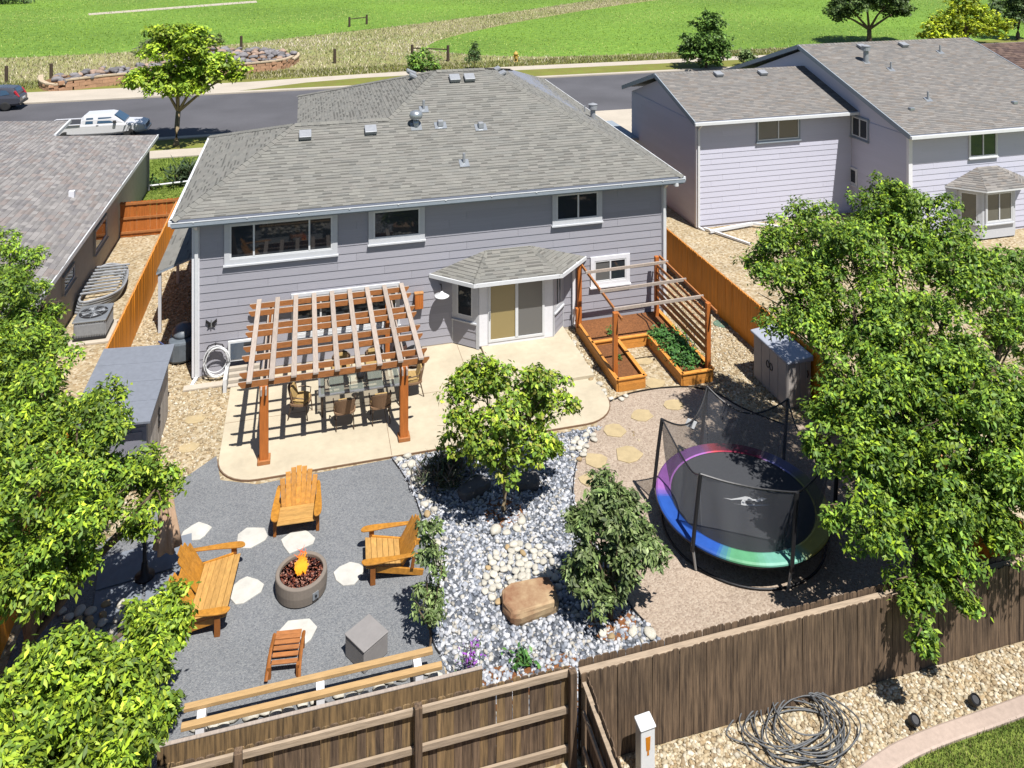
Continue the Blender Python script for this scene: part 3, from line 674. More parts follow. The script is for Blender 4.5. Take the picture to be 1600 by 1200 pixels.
# ----------------------------------------------------------------- lilac house on the right
nb = thing('lilac_house', 'pale lilac two-storey house with tan-grey gable roofs at right', 'house', (22, 33.4, 0))
XM = 26.08; YM = 29.56; YN = 33.4
w2 = MB().box(17.7, XM, YN + .01, 41.0, 0, 4.95).add([(17.7, YN, 4.95), (17.7, 41.0, 4.95), (17.7, 37.2, 6.35), (17.75, YN, 4.95), (17.75, 41.0, 4.95), (17.75, 37.2, 6.35)], [(0, 1, 2), (5, 4, 3), (0, 2, 5, 3), (1, 4, 5, 2)]).build('wall', 'siding_lilac', nb)
siding_wall(w2, (17.7, YN), (XM, YN), .15, 4.95, .257, 'siding_lilac'); siding_wall(w2, (17.69, 41.0), (17.69, YN), .15, 4.95, .257, 'siding_lilac')
w3 = MB().box(XM, 36.5, YM + .01, 44.4, 0, 4.82).add([(XM, YM, 4.82), (XM, 44.4, 4.82), (XM, 37.2, 7.5), (XM + .05, YM, 4.82), (XM + .05, 44.4, 4.82), (XM + .05, 37.2, 7.5)], [(0, 1, 2), (5, 4, 3), (0, 2, 5, 3), (1, 4, 5, 2)]).build('wall', 'siding_lilac', nb)
siding_wall(w3, (XM, YM), (36.5, YM), .15, 4.8, .257, 'siding_lilac'); siding_wall(w3, (XM, YN - .03), (XM, YM), .15, 4.8, .257, 'siding_lilac')
r1 = [(17.3, 32.9, 5.15), (XM + .02, 32.9, 5.15), (XM + .02, 37.2, 6.6), (17.3, 37.2, 6.6)]; r1f = [(17.3, 37.2, 6.6), (XM + .02, 37.2, 6.6), (XM + .02, 41.5, 5.15), (17.3, 41.5, 5.15)]
r2 = [(25.7, 29.06, 4.95), (36.9, 29.06, 4.95), (36.9, 37.2, 7.76), (25.7, 37.2, 7.76)]; r2f = [(25.7, 37.2, 7.76), (36.9, 37.2, 7.76), (36.9, 44.9, 5.1), (25.7, 44.9, 5.1)]
nr = roof_part(nb, [r1, r1f, r2, r2f], .07, 'soffit')
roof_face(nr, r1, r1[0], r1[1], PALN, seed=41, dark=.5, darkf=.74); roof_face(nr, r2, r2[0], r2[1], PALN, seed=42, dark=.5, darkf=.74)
cap_ridge(nr, r1[3], r1[2], pal=PALN); cap_ridge(nr, r2[3], r2[2], pal=PALN)
def rake(parent, a, b, h=.22, m='trim_bluegrey'):
    a, b = Vector(a), Vector(b); return MB().bar(a - Vector((0, 0, h / 2 - .03)), b - Vector((0, 0, h / 2 - .03)), .05, h).build('rake_board', m, parent)
for a, b in ((r1[0], r1[3]), (r1f[0], r1f[3]), (r2[0], r2[3]), (r2f[0], r2f[3]), (r2[1], r2[2])): rake(nb, a, b)
MB().box(17.28, XM - .02, 32.78, 32.9, 4.98, 5.11).build('gutter', 'gutter_white', nb); MB().box(25.7, 36.9, 28.94, 29.06, 4.78, 4.91).build('gutter', 'gutter_white', nb)
MB().box(17.62, 17.82, YN - .045, YN + .1, .1, 4.95).build('corner_board', 'trim_white', nb); MB().box(XM - .04, XM + .16, YM - .045, YM + .1, .1, 4.8).build('corner_board', 'trim_white', nb)
downspout(nb, 17.72, YN - .09, 0, 5.0, (.15, -.3))
MB().bar((17.9, 33.1, .14), (19.0, 31.0, .1), .11, .08).build('downspout_extension', 'gutter_white', nb)
wb = MB().bar((17.9, 32.6, .16), (20.3, 32.9, .2), .12, .12).bar((20.3, 32.9, .2), (21.6, 32.0, .2), .12, .1).build('window_well_rim', 'gutter_white', nb)
window(nb, 20.77, 23.15, 3.85, 5.0, YN - .03, divs=(.5,), trim=.07, tm='trim_bluegrey', panes=['glass_grey', 'glass_olive'])
window(nb, -33.34, -32.1, 3.83, 4.9, XM - .03, axis='-x', divs=(.5,), trim=.07, tm='trim_bluegrey'); window(nb, -33.5, -32.9, 1.45, 2.3, XM - .03, axis='-x', trim=.07, tm='gutter_white')
window(nb, 29.3, 30.9, 3.55, 4.76, YM - .03, divs=(.5,), trim=.05, tm='gutter_white')
nbay = MB().prism([(28.6, YM), (29.4, 28.85), (31.2, 28.85), (32, YM)], .1, 2.3).build('bay', 'trim_grey', nb)
for a, b in (((28.6, YM), (29.4, 28.85)), ((29.4, 28.85), (31.2, 28.85))):
    T_, L_ = seg_matrix(a, b); window(nbay, .12, L_ - .12, .75, 2.2, -.03, axis=T_, trim=.08, tm='trim_grey', name='bay_window', divs=() if L_ < 1.3 else (.5,), glass='glass_olive')
ne = [(28.0, YM - .02, 2.4), (29.2, 28.4, 2.4), (31.4, 28.4, 2.4), (32.6, YM - .02, 2.4)]; nt_ = [(29.8, YM - .02, 3.1), (30.9, YM - .02, 3.1)]
nf = [[ne[0], ne[1], nt_[0]], [ne[1], ne[2], nt_[1], nt_[0]], [ne[2], ne[3], nt_[1]]]
nbr = roof_part(nbay, nf, .08, 'gutter_white', 'bay_roof')
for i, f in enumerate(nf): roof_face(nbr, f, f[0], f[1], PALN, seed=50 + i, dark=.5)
def on_plane(u, v, y0, z0, m_):
    xc = (u - 800) / FPX; dx, dy, dz = xc * _c + _s, -xc * _s + _c, -(v - YHOR) / FPX
    t = (CAMH - z0 + m_ * y0) / (m_ * dy - dz); return Vector((dx * t, dy * t, CAMH + dz * t))
mN = 2.81 / 8.14
for u, v in ((1122, 118), (1191, 116)): box_vent(nb, on_plane(u, v, 32.9, 5.15, 1.45 / 4.3), (0, .34))
for u, v in ((1346, 75), (1411, 72)): box_vent(nb, on_plane(u, v, 29.06, 4.95, mN), (0, .34))
pipe_vent(nb, on_plane(1353, 97, 29.06, 4.95, mN), .85, .13, True, True)
for u, v in ((1392, 109), (1450, 156), (1469, 82)): pipe_vent(nb, on_plane(u, v, 29.06, 4.95, mN), .4)
for u, v in ((1424, 172), (1585, 162)):
    q = on_plane(u, v, 29.06, 4.95, mN); MB().box(q.x - .12, q.x + .12, q.y - .1, q.y + .1, q.z - .02, q.z + .13).build('hood_vent', 'galvanised', nb, bevel=.03)
cpz = 2.45
MB().box(16.2, 17.7, 40.0, 44.0, cpz, cpz + .14).build('porch_canopy', 'trim_bluegrey', nb); MB().bar((16.4, 40.3, 1.2), (16.4, 40.3, cpz), .12, .12).build('porch_post', 'trim_bluegrey', nb)
# brown roofed house far right
fh = thing('brown_roof_house', 'house with dark brown shingle roof beyond lilac house at right edge', 'house', (44, 40, 0))
MB().box(40.3, 54, 34, 46, 0, 3.9).build('wall', 'siding_grey', fh)
fr_ = [(39.6, 33.4, 4.0), (54.6, 33.4, 4.0), (54.6, 40, 6.9), (39.6, 40, 6.9)]; frf = [(39.6, 40, 6.9), (54.6, 40, 6.9), (54.6, 46.6, 4.0), (39.6, 46.6, 4.0)]
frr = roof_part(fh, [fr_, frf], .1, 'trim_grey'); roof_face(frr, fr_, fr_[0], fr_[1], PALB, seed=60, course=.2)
# ----------------------------------------------------------------- left neighbour
ln = thing('left_neighbour_house', 'single-storey house with mottled tan shingle roof at left', 'house', (-12, 34, 0))
lw = MB().box(-24, -8.2, 20, 45.7, 0, 2.68).build('wall', 'siding_grey', ln)
l1 = [(-7.75, 19, 2.85), (-7.75, 46.2, 2.85), (-11.7, 42.25, 4.05), (-22, 42.25, 7.14), (-22, 19, 7.14)]
l1 = [(-7.75, 19, 2.85), (-7.75, 46.2, 2.85), (-11.7, 42.25, 4.05), (-11.7, 19, 4.05)]
pb = PV(110, 189, 4.05)
l2 = [(-11.7, 19, 4.05), (-11.7, 42.25, 4.05), (pb.x, pb.y, 4.05), (-24, pb.y + .4, 4.6), (-24, 19, 4.6)]
lr = roof_part(ln, [l1, l2], .08, 'soffit')
PALL = [tuple(x * .86 for x in c_) for c_ in (A(185, 180, 177), A(174, 170, 168), A(194, 189, 186), A(182, 171, 166), A(168, 164, 164))]
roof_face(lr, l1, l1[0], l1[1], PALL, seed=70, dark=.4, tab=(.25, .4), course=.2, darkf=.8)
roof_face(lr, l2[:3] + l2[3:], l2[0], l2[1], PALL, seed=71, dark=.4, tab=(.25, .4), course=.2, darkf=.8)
MB().box(-7.83, -7.74, 19, 46.25, 2.7, 2.87).build('gutter', 'gutter_white', ln)
MB().bar((-11.7, 42.3, 4.05), (pb.x, pb.y, 4.05), .1, .16).build('rake_board', 'gutter_white', ln)
downspout(ln, -8.12, 45.5, 0, 2.7, None, 'metal_grey', False)
window(ln, 34.6, 36.6, 1.0, 2.0, -8.17, axis='+x', trim=.08, tm='siding_grey')
window(ln, 30.4, 31.8, 1.3, 1.9, -8.17, axis='+x', trim=.06, tm='siding_grey')
o = MB().box(-9.2, -9.0, 35, 35.2, 3.2, 3.5).build('roof_vent', 'trim_white', ln)
# ================================================================= fences
def picket_mesh(name, wd, h, m, th=.018, dog=.035, lap=0):
    b = MB(); x = wd / 2; pr_ = [(-x, 0), (x, 0), (x, h - dog), (x - dog * .35, h - dog * .35), (x - dog, h), (-x + dog, h), (-x + dog * .35, h - dog * .35), (-x, h - dog)]
    n = len(pr_); b.add([(p[0], -th / 2, p[1]) for p in pr_] + [(p[0], th / 2, p[1]) for p in pr_], [tuple(range(n)), tuple(range(2 * n - 1, n - 1, -1))] + [(i, n + i, n + (i + 1) % n, (i + 1) % n) for i in range(n)])
    me = bpy.data.meshes.new(name); me.from_pydata(b.v, [], b.f); me.materials.append(MATS[m] if isinstance(m, str) else m); return me
def pickets(parent, p0, p1, h, wd, m, z0=.04, jz=.01, gap=.004, off=0, th=.018, skip=None, jy=.004):
    a, b_ = Vector((*p0, 0)), Vector((*p1, 0)); d = b_ - a; L_ = d.length; d.normalize(); rz = math.atan2(d.y, d.x); nn = Vector((-d.y, d.x, 0))
    mes = [picket_mesh('picket', wd - gap, h, mm, th) for mm in (m if isinstance(m, (list, tuple)) else [m])]
    n = int(L_ / wd)
    for i in range(n):
        if skip and skip(i, n): continue
        p = a + d * (wd * (i + .5)) + nn * (off + random.uniform(-jy, jy))
        o = bpy.data.objects.new('picket', random.choice(mes)); col.objects.link(o); o.location = (p.x, p.y, z0 + random.uniform(-jz, jz)); o.rotation_euler = (random.uniform(-.006, .006), random.uniform(-.005, .005), rz); setpar(o, parent)
def fence_rail(parent, p0, p1, z, m, wd=.04, ht=.09, off=0, name='rail'):
    a, b_ = Vector((*p0, z)), Vector((*p1, z)); d = (b_ - a).normalized(); nn = Vector((-d.y, d.x, 0)) * off
    return MB().bar(a + nn, b_ + nn, wd, ht).build(name, m, parent)
def fpost(parent, x, y, h, m, s=.1):
    return MB().box(x - s / 2, x + s / 2, y - s / 2, y + s / 2, 0, h).build('post', m, parent, bevel=.008)
FH = 1.6
bf_ = thing('back_fence', 'weathered brown picket fence across the bottom right of the photo', 'fence', (10, 12.5, 0))
pickets(bf_, (4.45, 12.42), (19.5, 12.42), FH - .06, .128, 'fence_old')
pickets(bf_, (4.45, 12.60), (19.5, 12.60), FH, .145, 'fence_old')
for z in (.35, 1.5): fence_rail(bf_, (4.45, 12.47), (19.5, 12.47), z, 'fence_rail', .038, .09)
fence_rail(bf_, (4.45, 12.525), (19.5, 12.525), 1.527, 'fence_rail', .085, .04, name='cap_rail')
for x in (6.9, 9.3, 11.7, 14.1, 16.5): fpost(bf_, x, 12.53, 1.5, 'fence_rail', .09)
gf = thing('rail_side_fence', 'weathered picket fence showing its rails and posts at bottom centre', 'fence', (1, 12.5, 0))
pickets(gf, (-6.5, 12.56), (4.3, 12.56), FH, .14, ['fence_old_gold', 'fence_old', 'fence_old_gold'])
for z in (.3, .95, 1.56): fence_rail(gf, (-6.5, 12.51), (4.3, 12.51), z, 'fence_rail', .045, .1)
for x, h in ((4.3, 1.66), (1.72, 1.72), (-.98, 1.72), (-3.7, 1.7)): fpost(gf, x, 12.43, h, 'fence_old', .12)
df = thing('divider_fence', 'dark picket fence running towards the camera beside white pedestal', 'fence', (4.5, 10, 0))
pickets(df, (4.52, 12.34), (4.52, 6.5), FH - .03, .145, 'fence_old')
for z in (.4, 1.0): fence_rail(df, (4.46, 12.34), (4.46, 6.5), z, 'fence_rail')
fence_rail(df, (4.47, 12.34), (4.47, 6.5), 1.49, 'fence_rail', .07, .04, name='cap_rail')
rf = thing('right_side_fence', 'orange stained picket fence along right side of the yard', 'fence', (14.45, 22, 0))
pickets(rf, (14.45, 12.7), (14.45, 42), 1.58, .145, 'stain_orange', jz=.006, jy=.002)
fence_rail(rf, (14.5, 12.7), (14.5, 42), 1.59, 'stain_cap', .05, .03, name='cap_rail')
for y in np.arange(14, 42, 2.4): fpost(rf, 14.53, y, 1.5, 'fence_old')
lf = thing('left_side_fence', 'bright orange stained picket fence along left side of grey house', 'fence', (-5.7, 30, 0))
pickets(lf, (-5.68, 13.2), (-5.68, 38.6), 1.6, .145, 'stain_orange', jz=.006, jy=.002)
fence_rail(lf, (-5.73, 13.2), (-5.73, 38.6), 1.58, 'stain_cap', .05, .03, name='cap_rail')
for y in (27.6, 32.0, 36): fpost(lf, -5.8, y, 1.45, 'fence_old')
wf = thing('wing_fence', 'reddish stained fence panel closing the left side yard near the street', 'fence', (-6.8, 39, 0))
pickets(wf, (-8.15, 39.0), (-5.5, 39.0), 1.6, .14, 'cedar_post'); pickets(wf, (-5.6, 38.65), (-3.4, 38.65), 1.55, .14, 'stain_orange')
for z in (.25, .9, 1.55): fence_rail(wf, (-8.15, 38.96), (-5.5, 38.96), z, 'cedar_red', .04, .1)
# bench rail, planter wall behind the rail fence
pw = thing('planter_wall', 'long weathered board wall behind rail-side fence at bottom centre', 'planter', (.4, 13.3, 0))
for i, (z0, z1) in enumerate(((0, .41), (.415, .82), (.825, 1.23))):
    MB().box(-2.25, 2.95, 13.28, 13.33, z0, z1).build('board', 'fence_old_gold', pw, bevel=.006)
MB().box(-2.25, 2.95, 13.275, 13.335, 1.232, 1.245).build('cap_board', 'weathered_slat', pw)
bn = thing('slatted_bench', 'long pale lumber bench of two rails on white posts behind the fence', 'bench', (.1, 14.5, 0))
for y in (14.68, 14.34): MB().box(-2.05, 2.3 + (.12 if y < 14.5 else 0), y - .055, y + .055, .43, .5).build('rail', 'new_lumber', bn, bevel=.006)
for x in (-1.75, .25, 2.0):
    MB().box(x - .07, x + .07, 14.3, 14.72, 0, .425).build('leg', 'trim_white', bn)
# ================================================================= pergola
pg = thing('pergola', 'brown wooden pergola with weathered grey top slats over the patio', 'pergola', (.8, 23.8, .085))
for x in (-1.06, 2.59):
    MB().box(x - .11, x + .11, 21.46, 21.68, .08, 2.115).build('post', 'cedar_post', pg, bevel=.012)
    MB().box(x - .16, x + .16, 21.41, 21.73, .084, .19).build('post_base', 'cedar_red', pg, bevel=.01)
    for sx in (-1, 1):
        MB().bar((x + sx * .06, 21.54, 1.55), (x + sx * .06, 22.2, 2.12), .04, .1).build('brace', 'cedar_red', pg)
for x in (-1.06, 2.59): MB().box(x - .07, x + .07, 25.98, 26.1, .09, 2.1).build('post', 'cedar_post', pg)
beams = [21.5, 21.96, 22.8, 23.3, 24.12, 24.52, 25.42, 25.9]
def beam(y, x0, x1, z0, z1, m):
    q = .09; b = MB(); pr_ = [(x0, z1), (x0, z1 - .05), (x0 + q, z0), (x1 - q, z0), (x1, z1 - .05), (x1, z1)]
    n = len(pr_); b.add([(p[0], y - .022, p[1]) for p in pr_] + [(p[0], y + .022, p[1]) for p in pr_], [tuple(range(n)), tuple(range(2 * n - 1, n - 1, -1))] + [(i, n + i, n + (i + 1) % n, (i + 1) % n) for i in range(n)])
    o = b.build('beam', m, pg); o.data.materials.append(MATS['weathered_slat']); o.data.polygons[2 + n - 1].material_index = 1; return o
for i, y in enumerate(beams): beam(y, -1.7, 3.28, 2.12, 2.28, 'cedar_red')
for x in (-1.12, -1.0, 2.53, 2.65): MB().bar((x, 21.3, 2.03), (x, 26.1, 2.03), .04, .16).build('side_beam', 'weathered_slat', pg)
for i in range(9):
    x = -1.42 + i * (4.46 / 8); MB().box(x - .07, x + .07, 21.36, 26.06, 2.283, 2.34).build('slat', 'weathered_slat', pg, bevel=.006)
# ================================================================= patio furniture
M('wicker', A(160, 126, 96), .8, .3, 60, bump=.5); M('chair_metal', A(120, 100, 84), .5, .15, 10, metal=.4); M('cushion', A(206, 172, 110), .9, .3, 14, (1, 6, 1), bump=.1)
Mclear('table_glass', (.25, .28, .24), .72, .04)
Tx0, Tx1, Ty0, Ty1 = .35, 2.75, 23.0, 24.2
tb_ = thing('patio_table', 'rectangular glass topped patio table under the pergola', 'table', (1.55, 23.6, .085))
MB().box(Tx0 + .05, Tx1 - .05, Ty0 + .05, Ty1 - .05, .735, .745).build('glass_top', 'table_glass', tb_)
MB().box(Tx0, Tx1, Ty0, Ty0 + .06, .72, .76).box(Tx0, Tx1, Ty1 - .06, Ty1, .72, .76).box(Tx0, Tx0 + .06, Ty0 + .06, Ty1 - .06, .72, .76).box(Tx1 - .06, Tx1, Ty0 + .06, Ty1 - .06, .72, .76).build('frame', 'galvanised', tb_)
for x in (Tx0 + .1, Tx1 - .1):
    for y in (Ty0 + .1, Ty1 - .1): MB().tube([(x, y, .085), (x, y, .72)], .025, 8).build('leg', 'chair_metal', tb_)
ct = (1.55, 23.6, .76)
vz = MB().lathe([(.05, 0), (.11, .05), (.12, .14), (.06, .22), (.05, .25)], ct, 14).build('vase', 'metal_black', None, smooth=True); tag(vz, 'small dark lantern vase on the glass patio table', 'vase')
def patio_chair(label, loc, rz):
    t = thing('patio_chair', label, 'chair', loc, rz, 'chairs around the glass patio table')
    MB().prism(smooth_poly([(-.25, -.24), (.25, -.24), (.27, .2), (0, .26), (-.27, .2)], 4), .42, .47).build('seat', 'wicker', t, world=False)
    MB().prism(smooth_poly([(-.22, -.22), (.22, -.22), (.22, .16), (-.22, .16)], 4), .475, .54).build('cushion', 'cushion', t, world=False, smooth=False)
    MB().bar((0, .13, .54), (0, .25, .86), .36, .06, (0, -1, .3)).build('back_cushion', 'cushion', t, world=False, bevel=.02)
    b = MB(); N = 9; V = []
    for j in range(5):
        for i in range(N):
            a = R(-62 + 124 * i / (N - 1)); r_ = .27 + .03 * j / 4; V.append((r_ * math.sin(a), .02 + r_ * math.cos(a) * .85 + .06 * j / 4, .46 + (.42 - .12 * abs(math.sin(a)) ** 2) * j / 4))
    b.add(V, [(j * N + i, j * N + i + 1, (j + 1) * N + i + 1, (j + 1) * N + i) for j in range(4) for i in range(N - 1)])
    o = b.build('backrest', 'wicker', t, world=False); o.modifiers.new('solid', 'SOLIDIFY').thickness = .025
    rim = [Vector(V[4 * N + i]) for i in range(N)]; MB().tube(rim, .018, 6).build('back_rim', 'chair_metal', t, world=False)
    for s in (-1, 1):
        MB().tube([(s * .24, -.22, .44), (s * .26, -.25, .2), (s * .25, -.27, 0)], .016, 6).build('leg', 'chair_metal', t, world=False)
        MB().tube([(s * .22, .2, .44), (s * .24, .25, .2), (s * .24, .3, 0)], .016, 6).build('leg', 'chair_metal', t, world=False)
        MB().tube([(s * .28, -.2, .44), (s * .3, -.22, .64), (s * .31, 0, .67), (s * .27, .14, .66)], .018, 6).build('arm', 'chair_metal', t, world=False)
    return t
patio_chair('wicker patio chair, left of the two on near side of glass table', (1.05, 22.62, .085), R(180))
patio_chair('wicker patio chair, right of the two on near side of glass table', (2.05, 22.62, .085), R(180))
patio_chair('wicker patio chair, left of the two on house side of glass table', (1.05, 24.6, .085), R(0))
patio_chair('wicker patio chair, right of the two on house side of glass table', (2.05, 24.6, .085), R(0))
patio_chair('wicker patio chair at left end of glass table, turned away', (-.15, 23.35, .085), R(75))
patio_chair('wicker patio chair at right end of glass table beside pergola post', (3.1, 23.6, .085), R(-90))
# chiminea like dark pots beside the wall
M('terracotta_dark', A(92, 66, 54), .5, .2, 8, spec=.5)
for (x, y, s, lab) in ((3.35, 25.1, 1.0, 'round dark brown fire bowl under the right end of the pergola'), (2.95, 25.55, .75, 'smaller dark brown pot between pergola and house wall')):
    t = thing('clay_pot', lab, 'pot', (x, y, .085))
    MB().lathe([(.14 * s, 0), (.18 * s, .03), (.3 * s, .22), (.32 * s, .36), (.26 * s, .5), (.22 * s, .52), (.2 * s, .46)], (x, y, .085), 22).build('body', 'terracotta_dark', t, smooth=True)
    MB().lathe([(.24 * s, .5), (.26 * s, .52), (.2 * s, .56), (.04 * s, .6), (.04 * s, .64), (0, .65)], (x, y, .085), 22).build('lid', 'metal_black', t, smooth=True)
# wall things
t = thing('barn_lamp', 'white enamel barn lamp on the wall beside the bay', 'lamp', (4.35, 26.12, 1.9))
MB().tube([(4.35, 26.12, 2.12), (4.35, 25.95, 2.2), (4.35, 25.8, 2.12), (4.35, 25.78, 2.02)], .018, 8).build('arm', 'metal_black', t)
MB().lathe([(.03, .16), (.06, .1), (.24, .03), (.26, 0), (.24, .015), (.05, .07)], (4.35, 25.78, 1.88), 22).build('lamp_shade', 'plastic_white', t, smooth=True)
bx = -2.85
t = thing('wall_ornament', 'small dark metal butterfly ornament on grey siding', 'ornament', (bx, 26.1, 1.7))
for s in (-1, 1):
    MB().prism([(0, .02), (s * .16, .15), (s * .17, .05), (s * .08, .0), (s * .12, -.12), (s * .02, -.06)], 0, .015).xf(Matrix.Translation((bx + .0, 26.09, 1.72)) @ Matrix.Rotation(R(90), 4, 'X')).build('wing', 'metal_black', t)
MB().tube([(bx, 26.07, 1.62), (bx, 26.07, 1.86)], .018, 6).build('body', 'galvanised', t)
hx = -2.72
t = thing('hose_reel', 'wall hose holder with coiled pale hose by left house corner', 'hose', (hx, 26.05, .5))
MB().tube([(hx - .25, 25.97, 1.0), (hx - .2, 25.97, 1.1), (hx, 25.97, 1.15), (hx + .2, 25.97, 1.1), (hx + .25, 25.97, 1.0)], .02, 6).tube([(hx, 26.11, 1.1), (hx, 25.95, 1.14)], .02, 6).build('bracket', 'metal_black', t)
for k in range(5):
    rr = .33 + .03 * (k % 3); pts = [(hx + rr * math.cos(a) + .02 * k, 26.0 - .03 * k - .06 * (k % 2), .62 + (rr + .06 * (k % 2)) * math.sin(a) * 1.15) for a in np.linspace(0, 2 * math.pi, 26)[:-1]]
    MB().tube(pts, .016, 6, closed=True).build('coil', 'plastic_white', t)
t = thing('window_well', 'white framed basement window with pale steps left of the pergola', 'window', (-2.0, 26.0, 0))
b = MB().box(-2.35, -1.5, 26.02, 26.1, .5, 1.12).build('frame', 'gutter_white', t); MB().box(-2.28, -1.57, 26.005, 26.03, .56, 1.06).build('pane', 'glass_blue', b)
for k in range(4): MB().box(-2.3, -1.4, 25.3 + k * .17, 25.44 + k * .17, .09, .12 + k * .09).build('step', 'concrete_walk', t)
MB().box(-2.42, -2.32, 25.15, 26.0, .0, .42).build('side_wall', 'gutter_white', t)
for (x, lab) in ((3.62, 'orange stained box planter hung on grey siding right of pergola'),):
    t = thing('wall_box', lab, 'planter', (x, 26.0, 1.6)); MB().box(x - .14, x + .14, 25.93, 26.1, 1.45, 1.95).build('box', 'cedar_post', t, bevel=.02); MB().box(x - .15, x + .15, 25.92, 26.1, 1.952, 1.98).build('lid', 'stain_cap', t)
MB_s = MB().box(-3.6, -2.4, 25.5, 25.75, .028, .1); tag(MB_s.build('splash_block', 'concrete_walk', bevel=.015), 'pale concrete splash block below the left downspout', 'splash block')
# left side yard: bikes / bbq under a grey cover beside the house
M('cover_grey', A(120, 130, 140), .5, .15, 6, spec=.5); M('blue_paint', A(50, 70, 130), .4, .1, 6)
t = thing('covered_grill', 'grill under blue-grey cover in the left side yard beside house', 'grill', (-4.0, 27.6, 0))
MB().prism(smooth_poly([(-4.25, 27.2), (-3.6, 27.2), (-3.55, 28.2), (-4.2, 28.3)], 4), .08, .75).build('cover', 'cover_grey', t, bevel=.08)
MB().lathe([(.34, .75), (.33, .85), (.22, 1.0), (.05, 1.06), (0, 1.07)], (-3.9, 27.75, 0), 18, sy=1.3).build('lid', 'cover_grey', t, smooth=True)
for y in (27.1, 28.2): MB().lathe([(.1, -.03), (.12, 0), (.1, .03)], n=14).xf(Matrix.Translation((-4.3, y, .15)) @ Matrix.Rotation(R(90), 4, 'Y')).build('wheel', 'blue_paint', t)
MB().tube([(-4.35, 27.15, .12), (-4.35, 27.3, .6), (-4.6, 27.45, .72)], .025, 8).build('handle', 'blue_paint', t)
# ================================================================= sheds, AC unit, hoses on the left
M('shed_roof', A(150, 156, 168), .85, .08, 8, big=.06); M('shed_wall', A(172, 166, 160, 1.3), .8, .1, 5, (6, 6, .5)); M('shed_dark', A(134, 134, 144, 1.3), .8, .1, 5)
t = thing('garden_shed', 'grey shed with lean-to roof beside left tree', 'shed', (-4.7, 23, 0))
MB().box(-5.35, -3.85, 21.35, 24.5, .0, 1.62).build('wall', 'shed_wall', t)
for k in range(6): MB().box(-3.855, -3.835, 21.4 + k * .5, 21.86 + k * .5, .06, 1.6).build('plank', 'shed_wall', t)
for k in range(4): MB().box(-5.3 + k * .37, -4.96 + k * .37, 21.325, 21.352, .06, 1.6).build('plank', 'shed_dark', t)
MB().box(-4.7, -3.95, 21.30, 21.324, .1, 1.5).build('door', 'shed_dark', t)
for k in range(4):
    y0 = 21.05 + k * .94; MB().prism([(-5.6, y0), (-3.72, y0), (-3.72, y0 + .93), (-5.6, y0 + .93)], lambda x, y: 1.82 + (x + 3.72) * -.06, lambda x, y: 1.87 + (x + 3.72) * -.06).build('roof_sheet', 'shed_roof', t)
MB().prism([(-5.35, 21.35), (-3.85, 21.35), (-3.85, 24.5), (-5.35, 24.5)], 1.62, lambda x, y: 1.81 + (x + 3.72) * -.06).build('gable', 'shed_dark', t)
sd_ = MB()
for k in range(3): sd_.tube([(-3.82, 22.9 + .12 * math.cos(a), 1.05 - .18 * k + .07 * math.sin(a)) for a in np.linspace(0, 6.28, 13)[:-1]], .012, 5, closed=True)
sd_.build('scroll_ornament', 'metal_black', t)
t = thing('air_conditioner', 'grey air conditioning unit with round fan grille beside left house', 'air conditioner', (-7.1, 29.9, 0))
MB().box(-7.75, -6.45, 29.2, 30.75, .026, .1).build('pad', 'concrete_walk', t, bevel=.01)
MB().box(-7.62, -6.58, 29.38, 30.6, .1, .2).build('base', 'metal_black', t, bevel=.03)
MB().box(-7.6, -6.6, 29.4, 30.58, .2, .7).build('cabinet', 'metal_grey', t, bevel=.08)
MB().box(-7.63, -6.57, 29.37, 30.61, .7, .77).build('top', 'galvanised', t, bevel=.06)
fm = [((-7.56 + k * .05), 29.392) for k in range(20)]
lb = MB()
for x, y in fm: lb.box(x, x + .02, y - .012, y + .005, .22, .69)
for k in range(23): lb.box(-6.605, -6.588, 29.46 + k * .047, 29.48 + k * .047, .22, .69)
lb.build('louvre', 'metal_grey', t)['kind'] = 'stuff'
MB().lathe([(.0, .0), (.43, .0), (.45, .012), (.43, .014)], (-7.1, 29.99, .772), 30).build('fan_well', 'interior_dark', t)
fb = MB()
for k in range(4):
    a = k * math.pi / 2 + .4; fb.add([(-7.1 + .06 * math.cos(a), 29.99 + .06 * math.sin(a), .79), (-7.1 + .36 * math.cos(a - .25), 29.99 + .36 * math.sin(a - .25), .788), (-7.1 + .36 * math.cos(a + .25), 29.99 + .36 * math.sin(a + .25), .795)], [(0, 1, 2)])
fb.build('fan_blade', 'metal_grey', t)['kind'] = 'stuff'
gr = MB()
for k in range(4): gr.tube([(-7.1 + .45 * math.cos(a), 29.99 + .45 * math.sin(a), .8) for a in (k * math.pi / 4, k * math.pi / 4 + math.pi)], .01, 5)
for r_ in (.12, .24, .36): gr.tube([(-7.1 + r_ * math.cos(a), 29.99 + r_ * math.sin(a), .805) for a in np.linspace(0, 6.283, 25)[:-1]], .006, 5, closed=True)
gr.build('fan_grille', 'galvanised', t)['kind'] = 'stuff'
t = thing('pipe_bundle', 'flat stack of looped ribbed grey pipes beside left house wall', 'pipes', (-7.7, 33.4, 0))
for k in range(5):
    ox, oz = .04 * k, .09 + k * .09
    pts = smooth_poly([(-8.2 + ox, 31.9), (-7.5 + ox, 31.8), (-6.95 + ox, 32.4), (-6.9 + ox, 33.4), (-7.2 + ox, 34.6), (-8.1 + ox, 34.8)], 5)
    MB().tube([(x, y, oz) for x, y in pts], .045, 6, closed=True).build('pipe_loop', 'galvanised' if k % 2 else 'metal_grey', t)
for k in range(9): MB().tube([(-8.1, 32.1 + k * .3, .56), (-6.85, 32.25 + k * .28, .56)], .04, 6).build('pipe', 'galvanised' if k % 2 else 'metal_grey', t)
